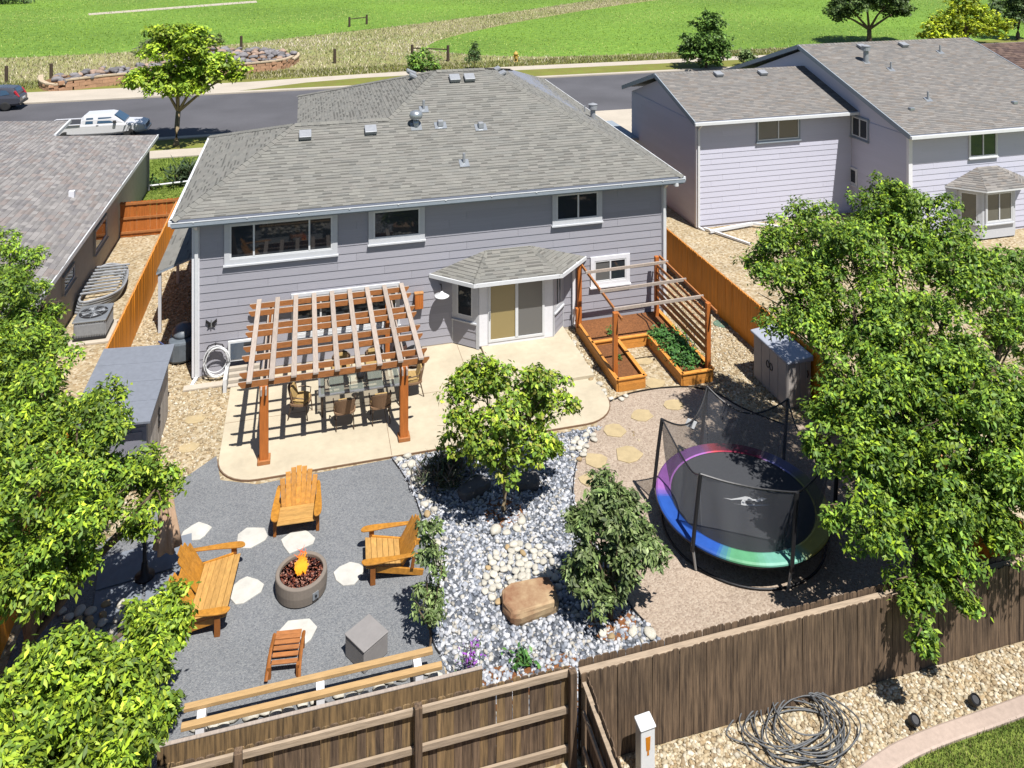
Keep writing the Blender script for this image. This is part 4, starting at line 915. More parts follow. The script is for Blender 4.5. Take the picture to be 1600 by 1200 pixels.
# ================================================================= raised beds with trellis
rb = thing('raised_bed', 'U-shaped orange cedar raised garden bed with trellis posts', 'planter', (10.6, 24, 0))
def bedwall(a, b, h=.36, nb=2):
    for k in range(nb):
        MB().bar((a[0], a[1], .03 + h * (k + .5) / nb), (b[0], b[1], .03 + h * (k + .5) / nb), .05, h / nb - .008).build('board', 'planter_wood', rb)
    MB().bar((a[0], a[1], .03 + h + .018), (b[0], b[1], .03 + h + .018), .12, .034, ext=.03).build('cap', 'planter_wood', rb)
for a, b in (((9.1, 25.9), (9.1, 22.2)), ((9.13, 22.2), (9.97, 22.2)), ((10.0, 22.2), (10.0, 24.4)), ((10.03, 24.43), (11.1, 24.43)), ((11.13, 24.4), (11.13, 21.98)), ((11.16, 21.98), (12.15, 21.98)), ((12.18, 22.0), (12.18, 25.9)), ((9.13, 24.4), (9.97, 24.41))): bedwall(a, b)
for i, pl in enumerate(([(9.13, 22.25), (9.97, 22.25), (9.97, 24.38), (9.13, 24.38)], [(9.13, 24.45), (12.15, 24.45), (12.15, 26.05), (9.13, 26.05)], [(11.16, 22.0), (12.15, 22.0), (12.15, 24.44), (11.16, 24.44)])):
    MB().prism(pl, .03, .3).build('soil', 'mulch', rb)
for x, y, h in ((9.2, 22.62, 2.23), (12.1, 22.15, 2.4), (12.05, 25.75, 2.4), (9.22, 25.95, 2.3)): MB().box(x - .07, x + .07, y - .07, y + .07, .05, h).build('post', 'cedar_post', rb, bevel=.01)
MB().box(9.0, 9.12, 25.6, 25.75, .3, .95).build('short_post', 'cedar_post', rb)
MB().bar((9.3, 26.0, 2.3), (9.3, 22.3, 2.15), .05, .09).build('side_rail', 'cedar_red', rb); MB().bar((12.18, 25.8, 2.36), (12.18, 21.75, 2.28), .05, .09).build('side_rail', 'cedar_red', rb)
for y, z in ((25.25, 2.34), (23.9, 2.3), (22.72, 2.27)): MB().bar((9.2, y, z), (12.25, y, z + .05), .05, .09).build('crossbar', 'weathered_slat', rb)
for k in range(6):
    z = .8 + k * .25; MB().box(12.02, 12.05, 22.1, 25.8, z, z + (.16 if k in (0, 1) else .1)).build('trellis_slat', 'cedar_red', rb)
t = thing('wagon_wheel', 'small pale wire wheel ornament leaning on trellis slats', 'ornament', (12.35, 23.4, .4))
MB().tube([(12.15 + .0, 23.4 + .3 * math.cos(a), .75 + .36 * math.sin(a)) for a in np.linspace(0, 6.283, 25)[:-1]], .018, 6, closed=True).build('rim', 'galvanised', t)
for k in range(6):
    a = k * math.pi / 3; MB().tube([(12.15, 23.4, .75), (12.15, 23.4 + .3 * math.cos(a), .75 + .36 * math.sin(a))], .01, 5).build('spoke', 'galvanised', t)
GREEN_VEG = [(.05, .14, .03), (.07, .18, .03), (.04, .11, .03), (.09, .2, .05)]
def low_plant(name, label, cat, pts, leaf, cols, group=None, h=.3, spread=.12, per=12, aspect=.5, droop=.1):
    t = thing(name, label, cat, (pts[0][0], pts[0][1], pts[0][2]), 0, group); pts = np.array(pts, float)
    st = MB()
    for p in pts[:40]: st.tube([tuple(p), (p[0] + random.uniform(-.04, .04), p[1] + random.uniform(-.04, .04), p[2] + h * .8)], .006, 4)
    st.build('stem', 'bark', t)['kind'] = 'stuff'
    C = np.repeat(pts, per, 0) + rng.normal(0, spread, (len(pts) * per, 3)) * [1, 1, .5] + np.array([0, 0, h * .6]) * rng.random((len(pts) * per, 1)) * 1.4
    N = rng.normal(0, .5, C.shape) + [0, 0, 1]; leaf_cloud('foliage', C, N, leaf, cols, 'leaf', t, aspect, droop); return t
low_plant('vegetable_patch', 'leafy green vegetables filling the right raised bed', 'plants', [(x, y, .3) for x, y in rng.uniform((11.22, 22.25), (12.1, 24.6), (70, 2))], .13, GREEN_VEG, h=.3, spread=.09, per=26)
low_plant('seedling', 'small green plant by the front trellis post in left bed', 'plant', [(9.6, 23.4, .3), (9.65, 23.45, .3)], .1, GREEN_VEG, 'seedlings in the raised bed', .25, .06, 20)
low_plant('seedling', 'small green plant near the house end of mulched bed', 'plant', [(9.95, 25.0, .3), (9.98, 24.95, .3)], .1, GREEN_VEG, 'seedlings in the raised bed', .25, .06, 20)
hz_ = MB()
dh = []
for k in range(3): dh.append([(11.45 + .16 * k + .05 * math.sin(y * 5 + k), y, .33) for y in np.linspace(24.6, 26.0, 14)])
for k, p in enumerate(dh): tag(MB().tube(p, .012, 5).build('drip_hose', 'metal_black'), ['left', 'middle', 'right'][k] + ' of three black drip hoses on the bed near the house wall', 'hose', 'drip hoses')
# resin storage box
M('resin', A(196, 188, 182, 1.7), .6, .05, 5); M('resin_lid', A(196, 202, 216), .55, .05, 5)
t = thing('storage_box', 'light grey resin storage shed with grey lid against right fence', 'storage box', (14.0, 21, 0))
MB().box(13.55, 14.34, 20.12, 21.9, .03, 1.38).build('body', 'resin', t, bevel=.02)
for k in range(4): MB().box(13.535, 13.555, 20.16 + k * .435, 20.57 + k * .435, .1, 1.34).build('panel', 'resin', t, bevel=.006)
for k in range(4): MB().box(13.58 + k * .19, 13.745 + k * .19, 20.105, 20.125, .1, 1.34).build('panel', 'resin', t, bevel=.006)
MB().prism([(13.48, 20.02), (14.36, 20.02), (14.36, 22.0), (13.48, 22.0)], 1.382, lambda x, y: 1.46 + (x - 13.48) * .1).build('lid', 'resin_lid', t, bevel=.03)
for y in (20.93, 21.1): MB().tube([(13.53, y + .07 * math.cos(a), .85 + .1 * math.sin(a)) for a in np.linspace(0, 6.283, 13)[:-1]], .018, 6, closed=True).build('handle', 'metal_black', t)
MB().tube([(14.2, 20.09, .9), (14.2, 20.06, 1.0), (14.2, 20.09, 1.1)], .02, 6).build('side_handle', 'metal_black', t)
# ================================================================= fire pit terrace
def adirondack(name, label, cat, loc, rz, W=1.12, fans=1, nslat=7, group='teak seats round the fire pit'):
    t = thing(name, label, cat, loc, rz, group); h = W / 2
    for k in range(6):
        y = -.5 + k * .125; z = .335 - k * .026 - (.02 if k == 0 else 0); MB().bar((-h + .13, y, z), (h - .13, y, z), .121, .03, (0, .2, 1)).build('seat_slat', 'teak_seat', t, world=False, bevel=.006)
    fw = (W - .26) / fans
    for f in range(fans):
        cx = -h + .13 + fw * (f + .5); n = nslat
        for k in range(n):
            q = (k - (n - 1) / 2) / ((n - 1) / 2); top = .87 - .19 * q * q; sp_ = fw / n * .95
            bx_, tx_ = cx + q * (fw / 2 - sp_ / 2) * .88, cx + q * (fw / 2 - sp_ / 2) * 1.04
            yb, zb = .2, .19; yt = yb + (top - zb) * .62
            MB().bar((bx_, yb, zb), (tx_, yt, top), sp_ * 1.0, .028, (0, -1, .6)).build('back_slat', 'teak', t, world=False, bevel=.008)
    MB().bar((-h + .12, .44, .52), (h - .12, .44, .52), .04, .07).build('back_rail', 'teak_dark', t, world=False)
    for s in (-1, 1):
        x = s * (h - .08)
        MB().box(x - .035, x + .035, -.47, -.36, 0, .47).build('leg', 'teak_dark', t, world=False, bevel=.006)
        MB().bar((x - s * .05, -.42, .3), (x - s * .05, .66, .05), .04, .13, (0, 0, 1)).build('stringer', 'teak', t, world=False, bevel=.005)
        MB().bar((x, .42, .22), (x, .46, .47), .04, .07).build('rear_support', 'teak_dark', t, world=False)
        pl = smooth_poly([(x - s * .08, -.6), (x + s * .06, -.6), (x + s * .09, -.35), (x + s * .05, .2), (x + s * .02, .5), (x - s * .05, .5), (x - s * .06, 0)], 4)
        MB().prism(pl, .472, .502).build('arm', 'teak', t, world=False, bevel=.008)
    return t
Zs = .034
adirondack('adirondack_chair', 'golden teak slatted garden chair facing the camera by the patio edge', 'chair', (-.19, 19.32, Zs), R(-3))
adirondack('adirondack_chair', 'golden teak slatted garden chair at right of fire pit, facing left', 'chair', (1.82, 17.45, Zs), R(-93))
adirondack('adirondack_loveseat', 'golden teak two-seat garden bench left of the fire pit', 'bench', (-2.02, 17.42, Zs), R(84), W=1.85, fans=2, nslat=6)
t = thing('foot_stool', 'small reddish teak slatted foot stool in front of the fire pit', 'stool', (-.36, 15.62, Zs), R(-8))
for k in range(6): y = .3 - k * .1; MB().bar((-.24, y, .3 - .0 * k - .018 * (k - 1) ** 2 * .4), (.24, y, .3 - .018 * (k - 1) ** 2 * .4), .085, .025).build('slat', 'cedar_red', t, world=False, bevel=.005)
for s in (-1, 1):
    MB().tube([(s * .28, .34, .24), (s * .285, 0, .27), (s * .29, -.3, .16), (s * .3, -.42, .05)], [.035] * 4, 6).build('side_rail', 'teak_dark', t, world=False)
    MB().box(s * .26 - .03, s * .26 + .03, -.34, -.26, 0, .22).build('leg', 'teak_dark', t, world=False); MB().box(s * .27 - .03, s * .27 + .03, .24, .32, 0, .25).build('leg', 'teak_dark', t, world=False)
M('pit_concrete', A(132, 122, 112, 1.5), .8, .08, 6, bump=.1, bscale=50); M('fire_glass', A(110, 54, 36), .25, .5, 40, bump=.6, spec=.7)
fx, fy = P(471, 893, .4)
t = thing('fire_pit', 'round grey concrete fire pit with brown fire glass', 'fire pit', (fx, fy, Zs))
MB().lathe([(.48, .0), (.52, .03), (.535, .2), (.53, .38), (.515, .4), (.455, .4), (.445, .385), (.445, .3)], (fx, fy, Zs), 44).build('bowl', 'pit_concrete', t, smooth=False, bevel=.006)
MB().lathe([(.0, .33), (.445, .33)], (fx, fy, Zs), 40).build('glass_bed', 'fire_glass', t)
xy = scatter(arc(fx, fy, .43, 0, 360, 24), 700)
gl = stones('fire_glass_chips', xy, (.014, .028), [A(120, 50, 34), A(70, 34, 28), A(150, 84, 60), A(60, 30, 34), A(190, 140, 120)], 'stone_attr', t, z=Zs + .33, smooth=False); gl['kind'] = 'stuff'
kx = fx + .535 * math.cos(R(-58)); ky = fy + .535 * math.sin(R(-58))
kp = MB().box(-.07, .07, -.012, .02, .1, .24).xf(Matrix.Translation((kx, ky, Zs)) @ Matrix.Rotation(R(32), 4, 'Z')).build('control_panel', 'galvanised', t); MB().lathe([(.025, 0), (.025, .03), (0, .03)], n=12).xf(Matrix.Translation((kx, ky, Zs + .17)) @ Matrix.Rotation(R(32), 4, 'Z') @ Matrix.Rotation(R(90), 4, 'X')).build('knob', 'metal_black', kp)
fmm = bpy.data.materials.new('flame'); fmm.use_nodes = True; n_ = fmm.node_tree.nodes; L_ = fmm.node_tree.links; n_.clear()
em = n_.new('ShaderNodeEmission'); tc_ = n_.new('ShaderNodeTexCoord'); sx_ = n_.new('ShaderNodeSeparateXYZ'); cr_ = n_.new('ShaderNodeValToRGB'); ou = n_.new('ShaderNodeOutputMaterial'); mr_ = n_.new('ShaderNodeMapRange'); tr_ = n_.new('ShaderNodeBsdfTransparent'); mx_ = n_.new('ShaderNodeMixShader')
L_.new(tc_.outputs['Object'], sx_.inputs[0]); L_.new(sx_.outputs[2], mr_.inputs[0]); mr_.inputs[1].default_value = .36; mr_.inputs[2].default_value = .85; L_.new(mr_.outputs[0], cr_.inputs[0])
cr_.color_ramp.elements[0].color = (1, .36, .02, 1); cr_.color_ramp.elements[1].color = (1, .1, .01, 1); e_ = cr_.color_ramp.elements.new(.45); e_.color = (1, .46, .04, 1)
L_.new(cr_.outputs[0], em.inputs[0]); em.inputs[1].default_value = .95; mx_.inputs[0].default_value = .5
L_.new(em.outputs[0], mx_.inputs[1]); L_.new(tr_.outputs[0], mx_.inputs[2]); L_.new(mx_.outputs[0], ou.inputs[0]); MATS['flame'] = fmm
fl = MB()
for k in range(20):
    a, r_ = rng.uniform(0, 6.28), rng.uniform(0, .17); bx_, by_ = fx + r_ * math.cos(a), fy + r_ * math.sin(a); hh = rng.uniform(.25, .72) * (1 - r_ * 2.4)
    ph = rng.uniform(0, 6); pts = [(bx_ + .04 * math.sin(ph + z * 9) * z * 2, by_ + .04 * math.cos(ph + z * 8) * z * 2, Zs + .34 + hh * z) for z in (0, .2, .45, .7, 1)]
    fl.tube(pts, [.02, .042, .03, .014, .002], 6)
fo = fl.build('fire', 'flame', smooth=True); tag(fo, 'orange flames burning in the round fire pit', 'fire', kind='stuff')
# grey cube (tank cover)
M('tank_cover', A(152, 148, 146, 1.7), .8, .06, 6)
bx_, by_ = 1.13, 15.38
t = thing('tank_cover', 'grey cube-shaped tank cover standing behind the bench', 'cover', (bx_, by_, Zs), R(34)); MB().box(-.29, .29, -.29, .29, 0, .4).build('body', 'tank_cover', t, world=False, bevel=.02); MB().box(-.3, .3, -.3, .3, .402, .43).build('lid', 'tank_cover', t, world=False, bevel=.012)
# stepping stones
def flag(u, v, r, m, label, group, seed, z=.034, asp=.75):
    x, y = P(u, v); r_ = np.random.default_rng(seed); n = 9
    pts = [(x + r * (1 + r_.uniform(-.18, .14)) * math.cos(a), y + r * asp * (1 + r_.uniform(-.18, .14)) * math.sin(a)) for a in np.sort(np.linspace(0, 6.283, n, endpoint=False) + r_.uniform(-.2, .2, n))]
    return tag(MB().prism(pts, z - .03, z + .025).build('stepping_stone', m, bevel=.01), label, 'stepping stone', group)
g1 = 'pale stepping stones on the slate gravel'; g2 = 'tan stepping stones on crusher fines'
for i, (u, v, r, lb) in enumerate(((307, 834, .3, 'pale flagstone near folded umbrella, leftmost on the slate gravel'), (393, 843, .36, 'pale flagstone behind the two-seat bench arm'), (465, 848, .36, 'pale flagstone between patio-side chair and fire pit'), (383, 925, .34, 'pale flagstone between two-seat bench and fire pit'), (546, 899, .34, 'pale flagstone between fire pit and right chair'), (461, 993, .38, 'pale flagstone just behind the foot stool'))): flag(u, v, r, 'flagstone', lb, g1, 10 + i, asp=.95)
for i, (u, v, r, lb) in enumerate(((1053, 635, .3, 'tan flagstone nearest the raised bed'), (1002, 651, .32, 'tan flagstone second from the raised bed'), (959, 675, .34, 'tan flagstone at the rounded patio corner'), (931, 721, .33, 'tan flagstone between the maple tree and trampoline path, left one'), (982, 713, .36, 'tan flagstone beside trampoline net, right one'), (921, 752, .3, 'tan flagstone half hidden behind the olive shrub'))): flag(u, v, r, 'flagstone_tan', lb, g2, 30 + i, asp=.9)
for i, (u, v, r, lb) in enumerate(((306, 657, .3, 'faint flagstone on tan rock beside shed, farther one'), (294, 702, .3, 'faint flagstone on tan rock beside shed, nearer one'), (1022, 601, .35, 'flagstone at the open end between the raised beds'), (1005, 566, .3, 'flagstone in the nook between the raised beds'))): flag(u, v, r, 'flagstone_tan', lb, 'flagstones on tan rock', 50 + i, z=.03)
M('valve_green', A(120, 150, 130), .7, .1, 5); x_, y_ = P(1126, 508)
tag(MB().prism(arc(x_, y_, .26, 0, 360, 12), .02, .06).build('valve_cover', 'valve_green', bevel=.01), 'round green irrigation valve cover on tan rock', 'valve cover')
# umbrella and pavers
ux, uy = P(226, 906)
M('paver_blue', A(150, 158, 170), .85, .12, 4, bump=.15, bscale=20)
k_ = 0
for i in (-1, 1):
    for j in (-1, 1):
        o = MB().box(-.46, .46, -.46, .46, 0, .03).build('paver', 'paver_blue', bevel=.012); o.location = (ux + i * .49 * math.cos(R(8)) - j * .49 * math.sin(R(8)), uy + i * .49 * math.sin(R(8)) + j * .49 * math.cos(R(8)), .034); o.rotation_euler = (0, 0, R(8))
        tag(o, 'blue-grey paver around umbrella base, ' + {(-1, -1): 'near left', (-1, 1): 'far left', (1, -1): 'near right', (1, 1): 'far right'}[(i, j)] + ' of four', 'paver', 'pavers under the umbrella')
M('umbrella_cloth', A(206, 174, 144, 1.5), .9, .1, 10, bump=.1)
t = thing('umbrella', 'closed tan cantilever umbrella on dark post beside left tree', 'umbrella', (ux, uy, .064))
MB().lathe([(.2, 0), (.2, .04), (.09, .07), (.06, .3), (.055, .32)], (ux, uy, .066), 20).build('base', 'metal_black', t, smooth=True)
MB().tube([(ux, uy, .3), (ux, uy, 1.95)], .04, 10).build('pole', 'metal_black', t); cx_, cy_ = ux + .44, uy + .1
MB().tube([(ux, uy, 1.95), (ux + .2, uy + .05, 2.12), (cx_, cy_, 2.02)], .035, 8).build('arm', 'metal_black', t)
fo2 = MB(); N = 24
ring = lambda z, r_: [(cx_ + r_ * (1 + .28 * math.cos(6 * a)) * math.cos(a), cy_ + r_ * (1 + .28 * math.cos(6 * a)) * math.sin(a), z) for a in np.linspace(0, 6.283, 48, endpoint=False)]
V = sum([ring(z, r_) for z, r_ in ((.55, .24), (.9, .19), (1.3, .13), (1.7, .09), (2.0, .04))], [])
fo2.add(V, [(i * 48 + j, i * 48 + (j + 1) % 48, (i + 1) * 48 + (j + 1) % 48, (i + 1) * 48 + j) for i in range(4) for j in range(48)] + [tuple(range(47, -1, -1))]); fo2.build('canopy', 'umbrella_cloth', t, smooth=True)
# ================================================================= trampoline
TX, TY, TZ, TR = 9.88, 16.5, .68, 1.94
t = thing('trampoline', 'round trampoline with rainbow pad and sagging black net', 'trampoline', (TX, TY, .034))
M('mat_black', (.035, .037, .042), .7, .1, 20); M('frame_dark', A(60, 62, 66), .4, .1, 10, metal=.5)
ringp = lambda r_, z, n=48: [(TX + r_ * math.cos(a), TY + r_ * math.sin(a), z) for a in np.linspace(0, 2 * math.pi, n, endpoint=False)]
MB().tube(ringp(TR, TZ - .06, 56), .035, 8, closed=True).build('frame', 'frame_dark', t, smooth=True)
MB().tube(ringp(TR - .1, .07, 56), .025, 6, closed=True).build('base_shadow_ring', 'metal_black', t, smooth=True)  # black hoop: leg bases plus the shadow under the trampoline, modelled as one ring
b = MB(); b.add(ringp(1.64, TZ - .02, 56), [tuple(range(56))]); mat_ = b.build('mat', 'mat_black', t)
segs = [(88, 160, A(186, 120, 206)), (160, 228, A(50, 104, 204)), (228, 252, A(112, 190, 140)), (252, 283, A(136, 208, 186)), (283, 345, A(226, 208, 100)), (345, 372, A(170, 170, 90)), (372, 400, A(150, 150, 216)), (400, 438, A(160, 30, 72)), (438, 448, A(240, 90, 100))]
def pad_col(a):
    a = (a - 88) % 360 + 88; w_, acc = 0, np.zeros(3)
    for a0, a1, c in segs:
        for sh in (-360, 0, 360):
            d = max(0, abs(a - (a0 + a1) / 2 - sh) - (a1 - a0) / 2); k = math.exp(-(d / 2.6) ** 2); w_ += k; acc += k * np.array(c)
    return tuple(acc / w_)
M('pad_attr', (1, 1, 1), .55, .1, 5, attr=True, bump=.25, bscale=7)
for i, (a0, a1, c) in enumerate(segs):
    b = MB(); n = max(2, int((a1 - a0) / 2)); V = []
    for k in range(n + 1):
        a = R(a0 + (a1 - a0) * k / n); V += [(TX + r_ * math.cos(a), TY + r_ * math.sin(a), TZ + z) for r_, z in ((1.62, -.005), (1.67, .012), (1.93, .016), (1.97, -.01), (1.975, -.04))]
    for k in range(n):
        o_ = k * 5; b.add(V[o_:o_ + 10], [(j, j + 1, j + 6, j + 5) for j in range(4)], pad_col(a0 + (a1 - a0) * (k + .5) / n))
    b.build('pad', 'pad_attr', t, attr=True)
# white kangaroo mark on the mat
kg = [(-.62, .32), (-.4, .17), (-.16, .14), (.05, .13), (.16, .05), (.2, -.08), (.3, -.14), (.45, -.15), (.47, -.09), (.53, -.13), (.62, -.24), (.5, -.24), (.42, -.27), (.34, -.25), (.3, -.3), (.26, -.24), (.1, -.1), (-.04, -.07), (-.12, -.18), (-.05, -.27), (.3, -.42), (.58, -.55), (.1, -.42), (-.2, -.26), (-.5, -.02), (-.26, -.2), (-.2, -.08), (-.1, .02), (-.22, .06), (-.42, .12)]
ko_ = MB().add([(x * .78, y * .62, 0) for x, y in kg], [tuple(range(len(kg)))]).build('emblem', 'plastic_white', mat_)
bm = bmesh.new(); bm.from_mesh(ko_.data); bmesh.ops.triangulate(bm, faces=bm.faces[:]); bm.to_mesh(ko_.data); bm.free()
lx, ly = P(1165, 779, TZ); ko_.location = (lx, ly, TZ - .012); ko_.rotation_euler = (0, 0, R(3)); setpar(ko_, mat_)
poles = []
for k in range(6):
    a = R(29 + 60 * k); ca, sa = math.cos(a), math.sin(a)
    foot = Vector((TX + 1.9 * ca, TY + 1.9 * sa, .06)); mid = Vector((TX + 2.03 * ca, TY + 2.03 * sa, TZ)); top = Vector((TX + 1.98 * ca + .16, TY + 1.98 * sa, 2.15))
    MB().tube([foot, mid], .03, 8).build('leg', 'galvanised', t); MB().tube([mid - Vector((0, 0, .15)), mid.lerp(top, .5), top], .045, 8).build('net_pole', 'metal_black', t)
    poles.append((mid, top))
nm = bpy.data.materials.new('net'); nm.use_nodes = True; n_ = nm.node_tree.nodes; L_ = nm.node_tree.links; b_ = n_['Principled BSDF']; b_.inputs['Base Color'].default_value = (.06, .062, .07, 1); b_.inputs['Roughness'].default_value = .7
tr_ = n_.new('ShaderNodeBsdfTransparent'); mx_ = n_.new('ShaderNodeMixShader'); mx_.inputs[0].default_value = .5; L_.new(b_.outputs[0], mx_.inputs[1]); L_.new(tr_.outputs[0], mx_.inputs[2]); L_.new(mx_.outputs[0], n_['Material Output'].inputs[0]); MATS['net'] = nm
for k in range(6):
    (m0, t0), (m1, t1) = poles[k], poles[(k + 1) % 6]; b = MB(); NX, NZ = 14, 7; V = []
    a0 = R(29 + 60 * k)
    for i in range(NX + 1):
        f = i / NX; a = a0 + R(60) * f; bot = Vector((TX + 1.65 * math.cos(a), TY + 1.65 * math.sin(a), TZ + .02)); tp = t0.lerp(t1, f); sag = 4 * f * (1 - f) * {3: .25, 4: .7, 2: 1.2}.get(k, 1)
        tp = tp - Vector((0, 0, .42 * sag)) - (tp - Vector((TX, TY, tp.z))) * .1 * sag
        for j in range(NZ + 1):
            q = bot.lerp(tp, j / NZ); q += (q - Vector((TX, TY, q.z))).normalized() * (.05 * math.sin(f * 19 + k) * math.sin(j / NZ * 3.1)); V.append(q)
    b.add(V, [(i * (NZ + 1) + j, (i + 1) * (NZ + 1) + j, (i + 1) * (NZ + 1) + j + 1, i * (NZ + 1) + j + 1) for i in range(NX) for j in range(NZ)])
    o = b.build('net_panel', 'net', t, smooth=True)
    MB().tube([V[i * (NZ + 1) + NZ] for i in range(NX + 1)], .02, 5).build('net_hem', 'metal_black', o)
a_ = Vector(poles[1][1]); lb_ = poles[1][1].lerp(poles[2][1], .42) - Vector((0, .0, .55)); MB().box(-.14, .14, -.01, .01, -.09, .09).xf(Matrix.Translation((lb_.x, lb_.y - .1, lb_.z)) @ Matrix.Rotation(R(28), 4, 'Y')).build('warning_label', 'plastic_white', t)
# ================================================================= rocks
xy = scatter(RIV, 13000)
o = stones('river_rocks', xy, (.028, .07), [A(236, 237, 240), A(222, 224, 230), A(208, 211, 219), A(184, 190, 201), A(156, 163, 176), A(120, 126, 138), A(216, 210, 198)], 'stone_attr', z=.034)
tag(o, 'bed of blue-grey and white river rock between the two gravel areas', 'rocks', kind='stuff')
M('cobble_white', A(226, 218, 196), .75, .12, 5, rnd=.14, c2=A(234, 230, 220)); M('cobble_tan', A(204, 176, 132), .75, .15, 6, rnd=.14)
def cobbles(pts, smin, smax, group, label, z=.03, tan=.15, name='cobble'):
    for i, (x, y) in enumerate(pts):
        s = random.uniform(smin, smax); o = rock_object(name, (x, y, z + s * .3), (s, s * random.uniform(.7, .95), s * .62), 'cobble_tan' if random.random() < tan else 'cobble_white', None, random.uniform(0, 6.28), random.randrange(4))
        tag(o, label, 'stone', group)
def relax(poly, n, d):
    c = scatter(poly, n * 12); out = []
    for p in c:
        if all((p[0] - q[0]) ** 2 + (p[1] - q[1]) ** 2 > d * d for q in out): out.append(p)
        if len(out) >= n: break
    return out
patch = smooth_poly([P(*q) for q in ((756, 915), (766, 876), (800, 856), (840, 856), (868, 878), (876, 915), (855, 938), (800, 950), (764, 942))], 3)
cobbles(relax(patch, 170, .135), .075, .12, 'white cobbles in the round patch', 'white rounded cobble in the round patch above the sandstone boulder', .05, .1)
def line_pts(path, step, jit=.06, off=(0, 0)):
    path = smooth_poly(path, 6, False); out = []; acc = 0
    for a, b in zip(path[:-1], path[1:]):
        L_ = math.hypot(b[0] - a[0], b[1] - a[1]); acc += L_
        if acc >= step: acc = 0; out.append((b[0] + off[0] + random.uniform(-jit, jit), b[1] + off[1] + random.uniform(-jit, jit)))
    return out
cobbles(line_pts(SL[:6], .2, .03, (.16, .06)) + line_pts(SL[:4], .26, .08, (.38, .1)), .09, .15, 'white cobbles edging the slate gravel', 'white cobble edging the river rock beside slate gravel', .04, .08)
cobbles(line_pts([P(*q) for q in ((898, 545), (915, 575), (935, 605), (952, 625), (985, 622))], .2, .07) + line_pts([P(*q) for q in ((892, 530), (905, 560), (925, 595))], .2, .07), .07, .13, 'white cobbles beside the raised bed', 'white cobble in the strip between patio and raised bed', .03, .05)
cobbles(relax([P(*q) for q in ((895, 690), (925, 675), (930, 690), (905, 725), (893, 715))], 26, .17), .08, .13, 'white cobbles at the patio corner', 'white cobble at the rounded patio corner beside tan flagstones', .04, .05)
cobbles(line_pts([P(*q) for q in ((765, 828), (785, 838), (810, 828), (822, 812))], .22, .04), .11, .17, 'white cobbles round the small tree', 'white cobble ringing the trunk of the small tree', .04, .1)
cobbles(line_pts([P(*q) for q in ((925, 985), (960, 1000), (1000, 985), (1012, 995))], .2, .08), .09, .16, 'white cobbles below the olive shrub', 'white cobble below olive shrub by the back fence', .04, .1)
cobbles(relax([(-2.0, 13.42), (2.3, 13.42), (2.4, 14.75), (-2.0, 14.75)], 120, .2), .1, .18, 'white stones under the bench', 'white stone on the ground under the slatted bench', .04, .08, 'white_stone')
cobbles(relax([P(*q) for q in ((95, 960), (190, 945), (205, 985), (100, 1010))], 40, .2), .09, .15, 'dark cobbles under the left tree', 'rounded cobble in shade beneath the left tree', .04, .3)
# boulders
def slab_rock(label, u, v, L_, W_, H_, rz, m, seed, z=.03, group=None):
    x, y = P(u, v); r_ = np.random.default_rng(seed); b = MB(); n = 14
    base = [(L_ * .5 * (abs(math.cos(a)) ** .36) * np.sign(math.cos(a)) * (1 + r_.uniform(-.07, .07)), W_ * .5 * (abs(math.sin(a)) ** .36) * np.sign(math.sin(a)) * (1 + r_.uniform(-.07, .07))) for a in np.linspace(0, 6.283, n, endpoint=False)]
    V = []
    for s, zz in ((.94, 0), (1.0, .3), (1.02, .62), (.98, .9), (.9, 1.0)): V += [(p[0] * s * (1 + r_.uniform(-.03, .03)), p[1] * s * (1 + r_.uniform(-.03, .03)), H_ * zz + r_.uniform(-.015, .015)) for p in base]
    b.add(V, [(i * n + j, i * n + (j + 1) % n, (i + 1) * n + (j + 1) % n, (i + 1) * n + j) for i in range(4) for j in range(n)] + [tuple(range(4 * n, 5 * n))])
    o = b.build('boulder', m, bevel=.012); o.location = (x, y, z); o.rotation_euler = (0, 0, rz); return tag(o, label, 'boulder', group)
M('sandstone', A(166, 110, 78), .85, .12, 1.3, c2=A(222, 196, 154), bump=.4, bscale=9); M('rock_grey', A(120, 118, 116), .85, .2, 5, bump=.4, bscale=12)
slab_rock('large flat sandstone boulder with rusty red stain below white cobbles', 828, 952, 1.1, .74, .3, R(6), 'sandstone', 5)
slab_rock('grey slab boulder in the shade left of the small tree', 741, 772, .85, .4, .22, R(22), 'rock_grey', 8)
slab_rock('grey slab boulder in the shade right of the small tree', 823, 760, .6, .45, .2, R(-10), 'rock_grey', 9)
x_, y_ = P(787, 803); sheet('mulch_ring', arc(x_, y_, .5, 0, 360, 18), .05, 'mulch', kind='structure')
x_, y_ = P(955, 972); sheet('mulch_ring_shrub', arc(x_, y_, .5, 0, 360, 18), .05, 'mulch', kind='structure')
# tan rock, real stones where they show largest
TANC = [A(232, 216, 184), A(214, 194, 158), A(242, 231, 208), A(198, 173, 134), A(222, 206, 174), A(180, 158, 126)]
bed = [(4.6, 10.2), (4.6, 12.38), (17.5, 12.38), (17.5, 9.3)] 
o = stones('rock_mulch', scatter([q for q in kz] + [(18, kz[-1][1]), (18, 12.36), (4.62, 12.36), (4.62, kz[0][1] - 1.2)], 11000), (.028, .06), TANC, 'stone_attr', z=.03); tag(o, 'tan rock mulch below the back fence beside curved kerb', 'rocks', kind='stuff')
o = stones('rock_mulch', np.vstack([scatter(rect(8.75, 14.38, 19.9, 29), 6500, [FN + [(14.35, 19.6), (9, 19)], rect(9.05, 12.2, 21.9, 26)]), scatter(rect(12.6, 14.38, 26, 32), 900)]), (.026, .055), TANC, 'stone_attr', z=.028); tag(o, 'tan rock mulch around the raised beds and storage box', 'rocks', kind='stuff')
